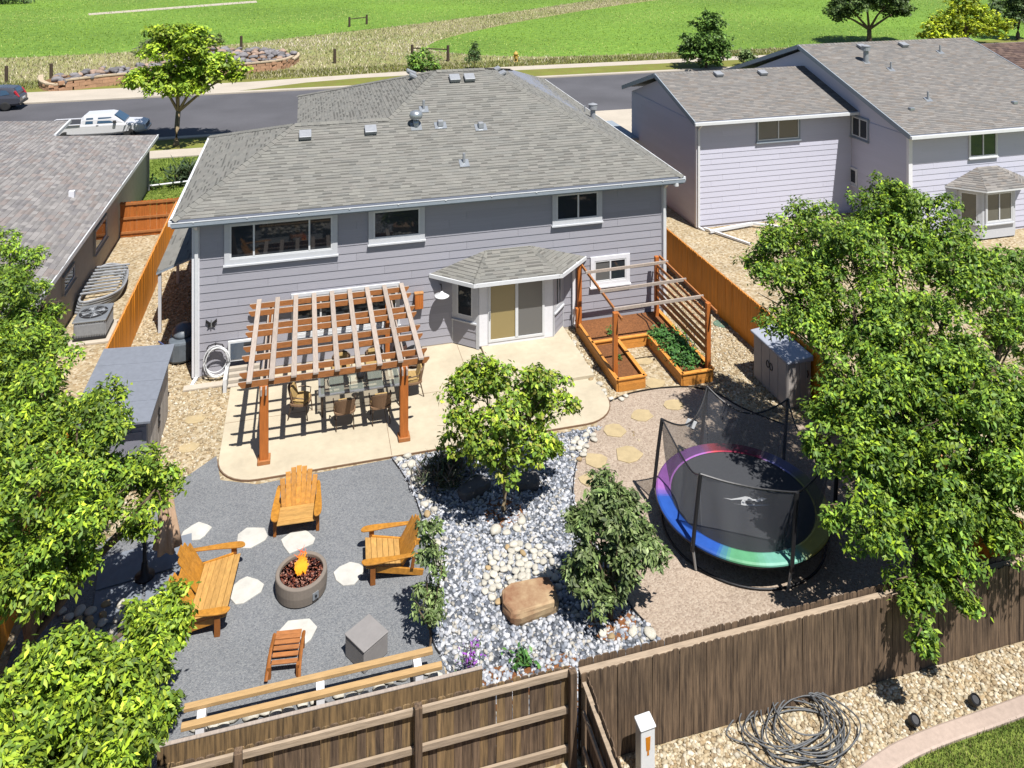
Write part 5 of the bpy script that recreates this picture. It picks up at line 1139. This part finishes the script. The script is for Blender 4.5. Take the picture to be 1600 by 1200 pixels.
o = stones('rock_mulch', scatter(rect(-5.6, -2.25, 19.5, 37), 5200, [slate]), (.03, .06), TANC, 'stone_attr', z=.028); tag(o, 'tan rock mulch along the left side of the grey house', 'rocks', kind='stuff')
# ================================================================= rear neighbours' things
px_, py_ = P(1008, 1130, .9)
t = thing('utility_pedestal', 'white utility pedestal with orange tag by the divider fence', 'pedestal', (px_, py_, .03), R(4))
MB().prism([(-.13, -.1), (.13, -.1), (.13, .1), (-.13, .1)], 0, .86).build('body', 'plastic_white', t, world=False, bevel=.015); MB().prism([(-.145, -.12), (.145, -.12), (.145, .12), (-.145, .12)], .862, lambda x, y: .9 + (y + .12) * .12).build('cap', 'plastic_white', t, world=False, bevel=.02)
M('tag_orange', A(240, 150, 20), .6, .1, 5); MB().prism([(-.035, .52), (.035, .52), (.045, .74), (-.045, .74)], 0, .004).prism([(-.02, .44), (.02, .44), (.015, .519), (-.015, .519)], 0, .004).xf(Matrix.Translation((0, -.1005, 0)) @ Matrix.Rotation(R(90), 4, 'X')).build('warning_tag', 'tag_orange', t, world=False)
cx_, cy_ = P(1245, 1143); t = thing('cable_coil', 'tangled coil of grey cable lying below the back fence', 'cable', (cx_, cy_, .04)); M('cable', A(120, 122, 124), .55, .2, 8)
r_ = np.random.default_rng(3)
for k in range(13):
    ox, oy, ra, rb_, ph, tl = r_.uniform(-.3, .3), r_.uniform(-.2, .2), r_.uniform(.42, .88), r_.uniform(.36, .66), r_.uniform(0, 6), r_.uniform(-.03, .03)
    MB().tube([(cx_ + ox + ra * math.cos(a) * (1 + .06 * math.sin(3 * a + ph)), cy_ + oy + rb_ * math.sin(a) * (1 + .08 * math.cos(2 * a + ph)), .085 + k * .01 + tl * math.sin(a + ph)) for a in np.linspace(0, 6.283, 44, endpoint=False)], .013, 6, closed=True).build('loop', 'cable', t, smooth=True)
MB().tube(smooth_poly([(cx_ - .9, cy_ - .1, .1), (cx_ - 1.25, cy_ + .2, .08), (cx_ - .7, cy_ + .5, .1), (cx_ + .2, cy_ + .62, .14)], 6, False), .013, 6).build('loop', 'cable', t, smooth=True)
MB().tube(smooth_poly([(cx_ - 1.2, cy_ - .05, .06), (cx_ - .8, cy_ - .5, .06), (cx_ - .2, cy_ - .75, .07), (cx_ + .5, cy_ - .6, .1)], 6, False), .013, 6).build('loop', 'cable', t, smooth=True)
for u, v, lb in ((1428, 1142, 'black landscape spotlight nearer the cable coil'), (1522, 1110, 'black landscape spotlight farther right by the kerb')):
    x_, y_ = P(u, v); t = thing('spotlight', lb, 'spotlight', (x_, y_, .03), 0, 'landscape spotlights'); MB().tube([(0, 0, 0), (0, 0, .1)], .015, 6).build('stake', 'metal_black', t, world=False)
    MB().lathe([(.05, -.09), (.085, -.06), (.09, .07), (.07, .09), (.06, .06)], n=16).xf(Matrix.Translation((0, 0, .15)) @ Matrix.Rotation(R(35), 4, 'X')).build('housing', 'metal_black', t, world=False)
# ================================================================= trees and shrubs
YG = [(.25, .35, .022), (.19, .29, .024), (.13, .21, .022), (.33, .42, .035), (.09, .155, .018)]
MG = [(.14, .24, .028), (.1, .18, .025), (.2, .3, .04), (.065, .125, .02)]
DG = [(.06, .12, .03), (.075, .14, .035), (.045, .095, .025), (.1, .17, .05)]
OL = [(.13, .19, .055), (.1, .15, .045), (.18, .24, .08), (.08, .12, .04), (.21, .26, .11)]
def B(u, v, z, rpx, k=.85):
    """blob of rpx pixels radius seen at (u,v), z metres up"""
    x, y = P(u, v, z); D = FPX * (CAMH - z) / (v - YHOR); r = max(.2, rpx * D / FPX - .1); return (x, y, z, r, r, r * k)
# left foreground trees
tree('maple_tree', 'large bright green tree filling the lower left corner', 'tree', (*P(40, 1240, 0), 0), [B(235, 985, 2.6, 58), B(195, 1050, 3.0, 80), B(100, 1110, 3.4, 100), B(238, 1120, 2.8, 52), B(60, 1065, 3.4, 62), B(20, 1160, 3.5, 100), B(180, 1185, 3.0, 90), B(262, 938, 2.4, 36), B(120, 1190, 3.2, 90)], .11, 3200, 12, .112, YG, 'leaf', 'bark', .16, .42, .45, shell=.5, sub=12)
tree('shade_tree', 'large green tree at left edge overhanging the umbrella and shed', 'tree', (-4.9, 15.6, 0), [B(40, 640, 4.4, 108), B(120, 695, 4.0, 85), B(55, 790, 4.1, 108), B(150, 785, 3.4, 68), B(198, 735, 3.2, 46), B(246, 762, 2.7, 42), B(225, 730, 2.9, 40), B(214, 815, 2.7, 38), B(40, 895, 3.6, 80), B(115, 870, 3.2, 66), B(150, 635, 3.6, 52), B(0, 560, 4.6, 85), B(-10, 720, 4.4, 90)], .13, 4200, 12, .115, YG + MG[:2], 'leaf', 'bark', .16, .42, .45, shell=.5, sub=12)
tree('neighbour_tree', 'green tree at left edge in front of tan shingle roof', 'tree', (-7.9, 22.3, 0), [B(15, 415, 4.0, 62), B(55, 485, 3.5, 56), B(75, 535, 3.1, 46), B(-10, 480, 4.0, 80), B(15, 545, 3.2, 60)], .12, 1300, 13, .125, MG + YG[:3], 'leaf', 'bark', .16, .42, .4, shell=.5, sub=10)
# big right tree
rbl = [B(1245, 462, 4.9, 72), B(1255, 375, 5.6, 78), B(1192, 405, 5.2, 46), B(1335, 400, 5.9, 80), B(1385, 330, 6.4, 62), B(1450, 350, 6.3, 80), B(1490, 430, 5.6, 80), B(1335, 505, 4.9, 88), B(1440, 520, 5.0, 95), B(1350, 600, 4.2, 74), B(1400, 650, 3.8, 100), B(1520, 600, 4.4, 92), B(1345, 720, 3.2, 62), B(1460, 760, 2.9, 95), B(1555, 730, 3.3, 80), B(1375, 820, 2.5, 64), B(1480, 870, 2.1, 72), B(1430, 925, 1.8, 46), B(1445, 990, 1.6, 36), B(1275, 690, 3.2, 34), B(1300, 805, 2.5, 26), B(1560, 820, 2.5, 62), B(1590, 640, 4.0, 80), B(1600, 760, 3.2, 70), B(1620, 700, 3.4, 90), B(1400, 580, 4.4, 90), B(1290, 640, 3.7, 40), B(1575, 500, 4.6, 60), B(1510, 930, 1.9, 30)]
tree('cherry_tree', 'very large dense green tree overhanging back fence and trampoline at right', 'tree', (12.7, 14.0, 0), rbl, .17, 11000, 12, .115, MG + YG[:2] + [(.09, .18, .025)], 'leaf', 'bark', .17, .45, .5, shell=.5, n_twig=60, fork=.28, sub=15)
tree('backyard_tree', 'green tree at right edge in front of the lilac house bay', 'tree', (22.5, 22.0, 0), [B(1585, 430, 3.4, 66), B(1610, 520, 2.8, 76), B(1575, 500, 2.6, 56)], .1, 520, 12, .17, MG, 'leaf', 'bark', .17, .45, .4)
# small tree in the river rock
bx_, by_ = P(787, 803)
tree('small_maple', 'small round green tree growing in river rock beside the patio', 'tree', (bx_, by_, .03), [(bx_ - .15, by_ + .1, 2.5, 1.3, 1.1, .95), (bx_ + .85, by_ + .25, 2.4, .95, .85, .85), (bx_ - .85, by_ + .15, 2.0, .9, .75, .75), (bx_ + .2, by_ - .3, 1.75, .95, .75, .55), (bx_ + .55, by_ + .1, 3.05, .75, .7, .55), (bx_ - .4, by_ + .3, 3.15, .6, .6, .5), (bx_ + 1.2, by_ - .1, 1.55, .45, .3, .22)], .07, 1150, 11, .115, YG[:4] + MG[:3] + [(.3, .3, .06)], 'leaf', 'bark_pale', .14, .6, .5, shell=.35, fork=.42, sub=8)
# olive shrub and sapling
sx_, sy_ = P(955, 972)
tree('olive_shrub', 'olive green upright shrub tree beside the back fence', 'shrub', (sx_, sy_, .03), [(sx_ - .15, sy_, 1.0, .72, .6, .6), (sx_ + .5, sy_ + .15, 1.25, .68, .55, .7), (sx_ + .15, sy_ + .3, 1.9, .7, .6, .6), (sx_ - .6, sy_ + .1, 1.05, .5, .45, .5), (sx_ + .1, sy_ + .35, 2.5, .42, .4, .4), (sx_ - .45, sy_ + .3, 1.8, .52, .45, .5), (sx_ + .65, sy_ + .3, 1.8, .45, .4, .45)], .045, 900, 13, .13, OL, 'leaf', 'bark', .12, .42, .5, shell=.4, fork=.3, sub=8)
sx_, sy_ = P(672, 1020)
tree('sapling', 'thin olive leaved sapling at the right end of bench', 'shrub', (sx_, sy_, .03), [(sx_ - .1, sy_ + .1, .85, .4, .35, .35), (sx_ + .12, sy_ + .25, 1.5, .34, .3, .3), (sx_ + .02, sy_ + .4, 2.0, .36, .3, .32)], .025, 170, 12, .11, OL, 'leaf', 'bark', .1, .42, .5, shell=.3, fork=.3, n_twig=10)
# clumps
gx, gy = P(693, 752); gp = [(gx + x, gy + y, .04) for x, y in rng.normal(0, .24, (60, 2))]
low_plant('ornamental_grass', 'dark tufted grass clump left of the small tree', 'plant', gp, .3, [(.06, .085, .04), (.08, .1, .05), (.045, .06, .035), (.12, .1, .08)], None, .55, .12, 14, .12, -.8)
fx_, fy_ = P(733, 1068); low_plant('purple_flowers', 'clump of purple flowers behind the fence', 'flowers', [(fx_ + x, fy_ + y, .3) for x, y in rng.normal(0, .1, (8, 2))], .1, [(.22, .06, .35), (.3, .08, .42), (.06, .12, .03)], None, .5, .07, 16, .3, -.4)
wx_, wy_ = P(818, 1040); low_plant('weed', 'small green weed in bark strip behind the back fence', 'plant', [(wx_ + x, wy_ + y, .05) for x, y in rng.normal(0, .1, (12, 2))], .11, GREEN_VEG, None, .2, .06, 10)
# ================================================================= street side
stx, sty = P(275, 229)
tree('street_tree', 'yellow-green street tree in the grass strip behind left house', 'tree', (stx, sty, .05), [(stx + .3, sty + .2, 6.3, 2.3, 2.0, 1.5), (stx - 1.6, sty, 4.6, 1.8, 1.6, .95), (stx + 2.0, sty, 5.0, 1.9, 1.6, .95), (stx + .2, sty - .6, 4.0, 2.2, 1.8, .8), (stx + 3.6, sty, 4.6, .9, .8, .45), (stx - .7, sty + .5, 7.2, 1.4, 1.2, .9)], .17, 1000, 12, .28, [tuple(q * 1.15 for q in c_) for c_ in YG[:4]], 'leaf', 'bark_pale', .34, .6, .3, shell=.35, fork=.42, n_twig=24)
def far_tree(name, label, u, v, blobs, cols, n=260, leaf=.5, cat='tree', tr=.16):
    x, y = P(u, v); n = int(n * 1.7); leaf *= .72; cols = [tuple(1.3 * q for q in c_) for c_ in cols]; return tree(name, label, cat, (x, y, 0), [(x + a, y + b_, c, r1_, r1_, r2_) for a, b_, c, r1_, r2_ in blobs], tr, n, 10, leaf, cols, 'leaf', 'bark', .4, .6, .3, shell=.4, n_twig=12)
far_tree('far_tree', 'dark green tree beyond the low roof of the lilac house', 1103, 108, [(0, 0, 2.6, 2.6, 1.6), (-1.2, 0, 1.6, 1.6, 1.3), (1.4, 0, 1.8, 1.5, 1.3), (.2, 0, 4.6, 1.6, 1.3)], [(.07, .13, .02), (.05, .1, .02), (.09, .16, .03)], 320)
far_tree('far_shrub', 'small shrub right of the dark tree beyond lilac house', 1165, 104, [(0, 0, .9, .9, .8), (.6, 0, .6, .7, .6)], [(.09, .15, .04), (.12, .17, .06)], 60, .4, 'shrub', .05)
far_tree('field_tree', 'broad dark tree with forked trunk beyond the lilac house ridge', 1358, 66, [(-2.8, 0, 4.4, 2.6, 1.5), (2.6, 0, 4.6, 2.8, 1.6), (0, 0, 6.0, 3.2, 2.2), (-4.2, 0, 3.6, 1.6, 1.0), (4.8, 0, 4.0, 1.7, 1.1)], [(.05, .085, .02), (.065, .1, .025), (.04, .07, .02)], 520, .55, tr=.3)
far_tree('bright_tree', 'bright yellow-green tree beyond brown roof at top right', 1508, 72, [(-2.4, 0, 2.8, 2.2, 1.9), (1.4, 0, 3.4, 2.6, 2.1), (-.4, 0, 5.2, 1.8, 1.6), (4.2, 0, 2.4, 2.2, 1.7), (-4.6, 0, 1.6, 1.8, 1.3)], [(.3, .35, .012), (.22, .28, .015), (.36, .4, .03), (.12, .17, .015)], 520, .55, tr=.25)
far_tree('corner_tree', 'dark tree cut off by the top right corner', 1590, 62, [(0, 0, 3.5, 2.8, 2.2), (1, 0, 5.5, 2.4, 1.9)], [(.045, .075, .025), (.06, .09, .03)], 260, .55, tr=.25)
far_tree('round_bush', 'round green bush beyond the grey roof ridge', 660, 112, [(0, 0, 1.2, 1.3, 1.2), (1.0, 0, .9, .8, .8), (-.8, 0, 1.0, .9, .8)], [(.1, .19, .03), (.14, .22, .03), (.07, .14, .025)], 90, .4, 'shrub', .06)
x_, y_ = P(741, 110); far_tree('conifer_sapling', 'thin conifer sapling beyond the grey roof ridge', 741, 110, [(0, 0, 1.3, .95, .5), (0, 0, 1.9, .65, .4), (0, 0, 2.5, .35, .4)], [(.06, .1, .03), (.045, .08, .025)], 55, .3, 'tree', .05)
far_tree('dry_bush', 'grey-green bush in the dry grass left of street tree', 240, 84, [(0, 0, .9, 1.6, .9), (-1.4, 0, .6, 1.1, .6)], [(.09, .11, .05), (.12, .13, .07)], 60, .4, 'shrub', .05)
far_tree('dry_bush', 'green bush by the field fence posts above street tree', 335, 72, [(0, 0, .7, 1.2, .7)], [(.09, .12, .04), (.12, .14, .05)], 40, .4, 'shrub', .05)
far_tree('corner_bush', 'dark bush at the top left corner of field', 12, 6, [(0, 0, .8, 2.2, .9), (3, 0, .6, 1.8, .7)], [(.05, .08, .03), (.06, .1, .03)], 70, .5, 'shrub', .05)
# front yard shrub, dry grass tufts
x_, y_ = P(297, 285); low_plant('front_shrub', 'dark spiky shrub at front corner beyond the grey roof', 'shrub', [(x_ + a, y_ + b_, .02) for a, b_ in rng.normal(0, .4, (40, 2))], .6, [(.04, .07, .03), (.06, .09, .04)], None, 1.0, .25, 12, .15, -.6)
x_, y_ = P(235, 294); low_plant('front_shrub', 'small dark bush beside the left house corner on lawn', 'shrub', [(x_ + a, y_ + b_, .02) for a, b_ in rng.normal(0, .3, (14, 2))], .25, DG, None, .5, .2, 12, .4, 0)
# grass stuff
def grass(name, label, poly, n, h, cols, z=.05, w_=.012, lean=.5, holes=()):
    xy = scatter(poly, n, holes); n = len(xy); a = rng.uniform(0, 6.28, n); hh = h * rng.uniform(.5, 1.3, n); d = np.stack([np.cos(a), np.sin(a)], 1)
    base = np.concatenate([xy, np.full((n, 1), z)], 1); ww = np.stack([-d[:, 1], d[:, 0], np.zeros(n)], 1) * w_
    tip = base + np.concatenate([d * (hh * lean * rng.random(n))[:, None], hh[:, None]], 1)
    V = np.stack([base - ww, base + ww, tip], 1).reshape(-1, 3); F = np.arange(3 * n).reshape(-1, 3); pal = np.array(cols)
    x, y = xy[:, 0], xy[:, 1]; pt = np.sin(x * .11 + 1.3 * np.sin(y * .07)) + np.sin(y * .19 + x * .05 + 2) + .7 * np.sin(x * .31 - y * .23) + rng.normal(0, .8, n)
    ix = np.clip(((pt + 2.6) / 5.2 * len(pal)).astype(int), 0, len(pal) - 1)
    o = np_mesh(name, V, F, 'leaf', None, pal[ix] * rng.uniform(.7, 1.3, (n, 1))); return tag(o, label, 'grass', kind='stuff')
lp = [q for q in kin] + [(18.5, kin[-1][1]), (18.5, 8.4), (kin[0][0], 8.4)]
grass('lawn_grass', 'patchy lawn grass in the bottom right corner', lp, 60000, .06, [(.12, .17, .03), (.2, .21, .06), (.09, .14, .025), (.26, .24, .1)], .05, .008)
grass('dry_grass', 'tall dry grass on the bank beyond the street', dry, 36000, .26, [(.34, .3, .19), (.4, .35, .24), (.22, .24, .1), (.2, .24, .08), (.45, .4, .3)], .0, .05, 1.4)
grass('meadow_grass', 'green meadow grass across the top of the photo', [(-90, 92), (-30, 94), (0, 100), (24, 84), (60, 82), (130, 82), (130, 175), (-90, 175)], 90000, .14, [(.17, .27, .025), (.19, .29, .03), (.23, .31, .05), (.29, .33, .09)], 0, .05, 1.6, holes=[DRY])
grass('verge_grass_blades', 'short yellowing verge grass beside the far sidewalk', rect(-40, 60, 77.4, 81.5), 20000, .2, [(.2, .19, .07), (.15, .17, .05), (.25, .22, .1)], .01, .04, .8)
grass('front_lawn_grass', 'mown front lawn beside left house', rect(-9, -3, 44, 51.8), 12000, .09, [(.12, .18, .025), (.18, .21, .05), (.09, .15, .02)], .02, .02, .6)
# retaining wall with rock bank
M('block_red', A(192, 150, 118, 1.5), .9, .15, 5, rnd=.12); M('block_cap', A(236, 214, 182), .85, .1, 5, rnd=.05)
rw_ = [P(u, v) for u, v in ((64, 128), (66, 138), (90, 143), (150, 136), (240, 127), (330, 119), (400, 113), (445, 107), (464, 97), (464, 90))]
rt = thing('retaining_wall', 'curved reddish block retaining wall with tan caps beyond street', 'wall', (*rw_[2], 0))
pth = smooth_poly(rw_, 8, False); acc = 0; seg = [pth[0]]
for a, b_ in zip(pth[:-1], pth[1:]):
    acc += math.hypot(b_[0] - a[0], b_[1] - a[1])
    if acc > .75: seg.append(b_); acc = 0
def wall_h(i): return .9 if 6 < i < len(seg) - 6 else .55
for i in range(len(seg) - 1):
    a, b_ = Vector((*seg[i], 0)), Vector((*seg[i + 1], 0)); h = wall_h(i); nz_ = 3
    for k in range(nz_):
        sh = (b_ - a) * (.0 if k % 2 else -.5); MB().bar(a + sh + Vector((0, 0, h * (k + .5) / nz_)), b_ + sh - (b_ - a).normalized() * .02 + Vector((0, 0, h * (k + .5) / nz_)), .3, h / nz_ - .015).build('block', 'block_red', rt)
    MB().bar(a + Vector((0, 0, h + .06)), b_ + Vector((0, 0, h + .06)), .4, .12, ext=.02).build('cap', 'block_cap', rt)
bank = rw_[1:9] + [P(440, 89), P(330, 86), P(300, 100), P(190, 118), P(90, 130)]
bc = np.array([q[:2] for q in bank])
MB().prism(bank, .0, .62).build('rock_bank_soil', 'dirt', rt)
M('riprap', A(150, 146, 148), .85, .2, 3, rnd=.3, bump=.3, bscale=6); M('riprap_tan', A(196, 168, 148), .85, .2, 3, rnd=.2)
for i, (x, y) in enumerate(relax(bank, 230, .55)):
    s = random.uniform(.32, .6); o = rock_object('riprap_rock', (x, y, .7 + random.uniform(0, .25)), (s, s * .75, s * .6), 'riprap_tan' if random.random() < .22 else 'riprap', None, random.uniform(0, 6), 4 + random.randrange(5)); tag(o, 'angular grey rock piled above the curved retaining wall', 'rock', 'rocks above the retaining wall')
# field fence posts
M('old_post', A(96, 80, 66), .9, .3, 6, (3, 3, .4))
for u, v, h, lb in ((10, 129, 1.5, 'short wooden post at left edge above the dark SUV'), (80, 123, 1.4, 'short wooden post at left end of retaining wall'), (377, 78, 1.6, 'wooden field post above right part of rock bank'), (523, 99, 1.5, 'wooden field post above the garage roof')):
    x, y = P(u, v); tag(MB().lathe([(.16, 0), (.15, h), (.12, h + .03)], (x, y, 0), 10).build('field_post', 'old_post'), lb, 'post', 'field fence posts')
for (a, b_, h, lb) in (((289, 78), (324, 76), 1.6, 'two-post rail brace of field fence above street tree'), ((644, 95), (700, 96), 1.7, 'two-post rail brace of field fence above the grey roof'), ((546, 42), (573, 38), 1.4, 'two-post rail brace far out in the field')):
    p, q = P(*a), P(*b_); t = thing('fence_brace', lb, 'fence', (*p, 0), 0, 'field fence braces')
    for r_ in (p, q): MB().lathe([(.17, 0), (.15, h), (.12, h + .03)], (*r_, 0), 10).build('post', 'old_post', t)
    MB().tube([(*p, h * .8), (*q, h * .75)], .07, 8).build('rail', 'old_post', t)
# hydrant
M('hydrant_yellow', A(236, 196, 96), .5, .08, 6); x, y = P(806, 97)
t = thing('fire_hydrant', 'yellow fire hydrant on the verge beyond the street', 'hydrant', (x, y, .01))
MB().lathe([(.28, 0), (.28, .08), (.2, .1), (.19, .75), (.26, .8), (.26, .86), (.2, .98), (.08, 1.08), (.07, 1.16), (0, 1.17)], (x, y, .01), 18).build('body', 'hydrant_yellow', t, smooth=True)
for s in (-1, 1): MB().tube([(x, y, .62), (x + s * .32, y, .62)], .09, 10).build('outlet', 'hydrant_yellow', t)
MB().tube([(x, y, .5), (x, y - .34, .5)], .12, 10).build('outlet', 'hydrant_yellow', t)
# ================================================================= vehicles
M('paint_white', A(236, 236, 240, 1.9), .25, .02, 3, spec=.6); M('paint_dark', A(84, 86, 96, 1.6), .25, .05, 3, spec=.6, metal=.3); M('tyre', (.02, .02, .02), .9, .1, 8); M('rim_silver', A(200, 204, 210), .3, .05, 5, metal=.7); M('tail_red', (.35, .02, .03), .3, .05, 5); M('lamp_clear', A(220, 226, 230), .2, .05, 5); M('plastic_dark', (.03, .03, .032), .6, .1, 6)
def loft(secs, closed_ends=True):
    """secs: list of (x, [(y,z)...]) half outlines mirrored"""
    b = MB(); n = len(secs[0][1]) * 2; V = []
    for x, pr_ in secs: V += [(x, y, z) for y, z in pr_] + [(x, -y, z) for y, z in pr_[::-1]]
    k = len(secs); b.add(V, [(i * n + j, i * n + (j + 1) % n, (i + 1) * n + (j + 1) % n, (i + 1) * n + j) for i in range(k - 1) for j in range(n)] + [tuple(range(n)), tuple(range((k - 1) * n, k * n))[::-1]]); return b
def wheel(parent, x, y, r_, wd):
    w_ = MB().lathe([(r_ * .6, -wd / 2), (r_ * .95, -wd / 2), (r_, -wd * .3), (r_, wd * .3), (r_ * .95, wd / 2), (r_ * .6, wd / 2)], n=24).xf(Matrix.Translation((x, y, r_)) @ Matrix.Rotation(R(90), 4, 'X')).build('wheel', 'tyre', parent, world=False, smooth=True)
    MB().lathe([(0, -wd * .42), (r_ * .62, -wd * .42), (r_ * .62, wd * .42), (0, wd * .42)], n=20).xf(Matrix.Translation((x, y, r_)) @ Matrix.Rotation(R(90), 4, 'X')).build('rim', 'rim_silver', w_, world=False)
def side_glass(parent, pl, y, m='glass_car', name='window', th=.012):
    for s in (-1, 1):
        b = MB(); n = len(pl); b.add([(p[0], s * (y(p[1]) if callable(y) else y), p[1]) for p in pl] + [(p[0], s * ((y(p[1]) if callable(y) else y) + th), p[1]) for p in pl], [tuple(range(n)), tuple(range(2 * n - 1, n - 1, -1))] + [(i, n + i, n + (i + 1) % n, (i + 1) % n) for i in range(n)]); b.build(name, m, parent, world=False)
# pickup: faces +x
pk = thing('pickup_truck', 'white extended-cab pickup truck parked on the street behind left roof', 'truck', (-13.4, 58.35, .014), R(0))
LB = 2.95
def lower(x, hw, z0, z1): return (x, [(hw * .9, z0), (hw, z0 + .12), (hw, z1 - .12), (hw * .95, z1)])
loft([lower(-LB, .88, .45, 1.02), lower(-LB + .1, .93, .4, 1.08), lower(-.75, .95, .35, 1.1), lower(.9, .95, .35, 1.1), lower(1.3, .95, .38, 1.08), lower(2.55, .93, .4, 1.0), lower(LB - .12, .88, .42, .92), lower(LB, .8, .46, .78)]).build('body', 'paint_white', pk, world=False, bevel=.03)
def cabsec(x, hw0, hw1, z0, z1): return (x, [(hw0, z0), (hw0 * .5 + hw1 * .5 + .02, z0 + (z1 - z0) * .5), (hw1, z1 - .06), (hw1 * .86, z1)])
loft([cabsec(-.98, .9, .74, 1.06, 1.5), cabsec(-.82, .91, .76, 1.06, 1.66), cabsec(.7, .91, .76, 1.06, 1.68), cabsec(.95, .91, .8, 1.06, 1.6), cabsec(1.62, .88, .84, 1.04, 1.12)]).build('cab', 'paint_white', pk, world=False, bevel=.02)
ws = MB().add([(1.0, .68, 1.6), (1.0, -.68, 1.6), (1.6, -.76, 1.16), (1.6, .76, 1.16), (1.04, .68, 1.64), (1.04, -.68, 1.64), (1.66, -.76, 1.17), (1.66, .76, 1.17)], [(0, 1, 2, 3), (7, 6, 5, 4), (0, 4, 5, 1), (3, 2, 6, 7), (0, 3, 7, 4), (1, 5, 6, 2)]).build('windscreen', 'glass_car', pk, world=False)
yz = lambda z: .9 - (z - 1.06) * .24 + .012
side_glass(pk, [(-.72, 1.12), (-.25, 1.12), (-.25, 1.5), (-.66, 1.5)], yz); side_glass(pk, [(.0, 1.12), (1.2, 1.12), (.82, 1.5), (.05, 1.5)], yz)
MB().box(-LB + .08, -1.05, -.8, .8, 1.085, 1.098).build('bed_liner', 'plastic_dark', pk, world=False)
for s in (-1, 1):
    MB().box(-LB + .02, -1.0, s * .94 - .1, s * .94 + .02, 1.1, 1.16).build('bed_rail', 'paint_white', pk, world=False, bevel=.02); MB().box(1.0, 1.18, s * 1.06 - .1, s * 1.06 + .1, 1.14, 1.3).build('mirror', 'plastic_dark', pk, world=False, bevel=.03)
    MB().box(-.05, .1, s * .955 - .012, s * .955 + .012, .98, 1.02).build('handle', 'plastic_dark', pk, world=False); MB().box(LB - .2, LB - .02, s * .7 - .14, s * .7 + .14, .72, .88).build('headlight', 'lamp_clear', pk, world=False, bevel=.03)
    MB().box(-LB - .02, -LB + .06, s * .82 - .08, s * .82 + .08, .7, 1.0).build('tail_light', 'tail_red', pk, world=False)
MB().box(-LB, -LB + .06, -.8, .8, 1.08, 1.17).build('tailgate', 'paint_white', pk, world=False, bevel=.02)
MB().box(LB - .06, LB + .1, -.85, .85, .42, .6).build('bumper', 'rim_silver', pk, world=False, bevel=.04); MB().box(LB - .03, LB + .03, -.5, .5, .64, .84).build('grille', 'plastic_dark', pk, world=False)
for x in (-1.9, 1.95):
    for s in (-1, 1): wheel(pk, x, s * .82, .36, .24)
# SUV: faces -x, seen from behind at the left edge
sv = thing('suv', 'dark grey SUV at left edge on the far side of the street', 'car', (-23.85, 69.4, .014), R(180))
def low2(x, hw, z0, z1): return (x, [(hw * .88, z0), (hw, z0 + .15), (hw, z1 - .2), (hw * .93, z1)])
loft([low2(-2.45, .82, .5, 1.0), low2(-2.3, .93, .4, 1.15), low2(-1.2, .96, .35, 1.18), low2(.9, .96, .35, 1.12), low2(1.9, .94, .38, 1.02), low2(2.35, .86, .42, .86), low2(2.48, .7, .5, .74)]).build('body', 'paint_dark', sv, world=False, bevel=.05)
loft([cabsec(-2.25, .88, .66, 1.1, 1.36), cabsec(-1.95, .9, .7, 1.1, 1.72), cabsec(-1.0, .91, .74, 1.1, 1.8), cabsec(.2, .91, .74, 1.1, 1.78), cabsec(.5, .9, .76, 1.1, 1.66), cabsec(1.25, .88, .84, 1.05, 1.12)]).build('cabin', 'paint_dark', sv, world=False, bevel=.03)
yz2 = lambda z: .9 - (z - 1.1) * .22 + .015
side_glass(sv, [(-1.75, 1.28), (-1.1, 1.2), (-1.1, 1.6), (-1.5, 1.58)], yz2); side_glass(sv, [(-1.0, 1.2), (-.2, 1.18), (-.2, 1.62), (-1.0, 1.62)], yz2); side_glass(sv, [(-.1, 1.18), (.8, 1.17), (.42, 1.56), (-.1, 1.62)], yz2)
MB().add([(-2.2, .6, 1.3), (-2.2, -.6, 1.3), (-1.98, -.56, 1.66), (-1.98, .56, 1.66), (-2.27, .6, 1.3), (-2.27, -.6, 1.3), (-2.03, -.56, 1.68), (-2.03, .56, 1.68)], [(0, 1, 2, 3), (7, 6, 5, 4), (0, 4, 5, 1), (3, 2, 6, 7), (0, 3, 7, 4), (1, 5, 6, 2)]).build('rear_window', 'glass_car', sv, world=False)
for s in (-1, 1):
    MB().bar((-2.36, s * .78, 1.02), (-2.06, s * .8, 1.5), .16, .14, (1, 0, 0)).build('tail_light', 'tail_red', sv, world=False, bevel=.03); MB().box(.7, .86, s * 1.04 - .09, s * 1.04 + .09, 1.16, 1.3).build('mirror', 'paint_dark', sv, world=False, bevel=.03)
MB().box(-2.52, -2.35, -.88, .88, .48, .66).build('bumper', 'plastic_dark', sv, world=False, bevel=.05); MB().box(-2.5, -2.44, -.26, .26, .8, .92).build('number_plate', 'plastic_white', sv, world=False)
for x in (-1.45, 1.5):
    for s in (-1, 1): wheel(sv, x, s * .84, .36, .24)
# irrigation pipe at the front lawn
MB().tube([(-8.2, 45.6, .3), (-5.4, 45.9, .35)], .05, 8).build('drain_pipe', 'plastic_white', ln)
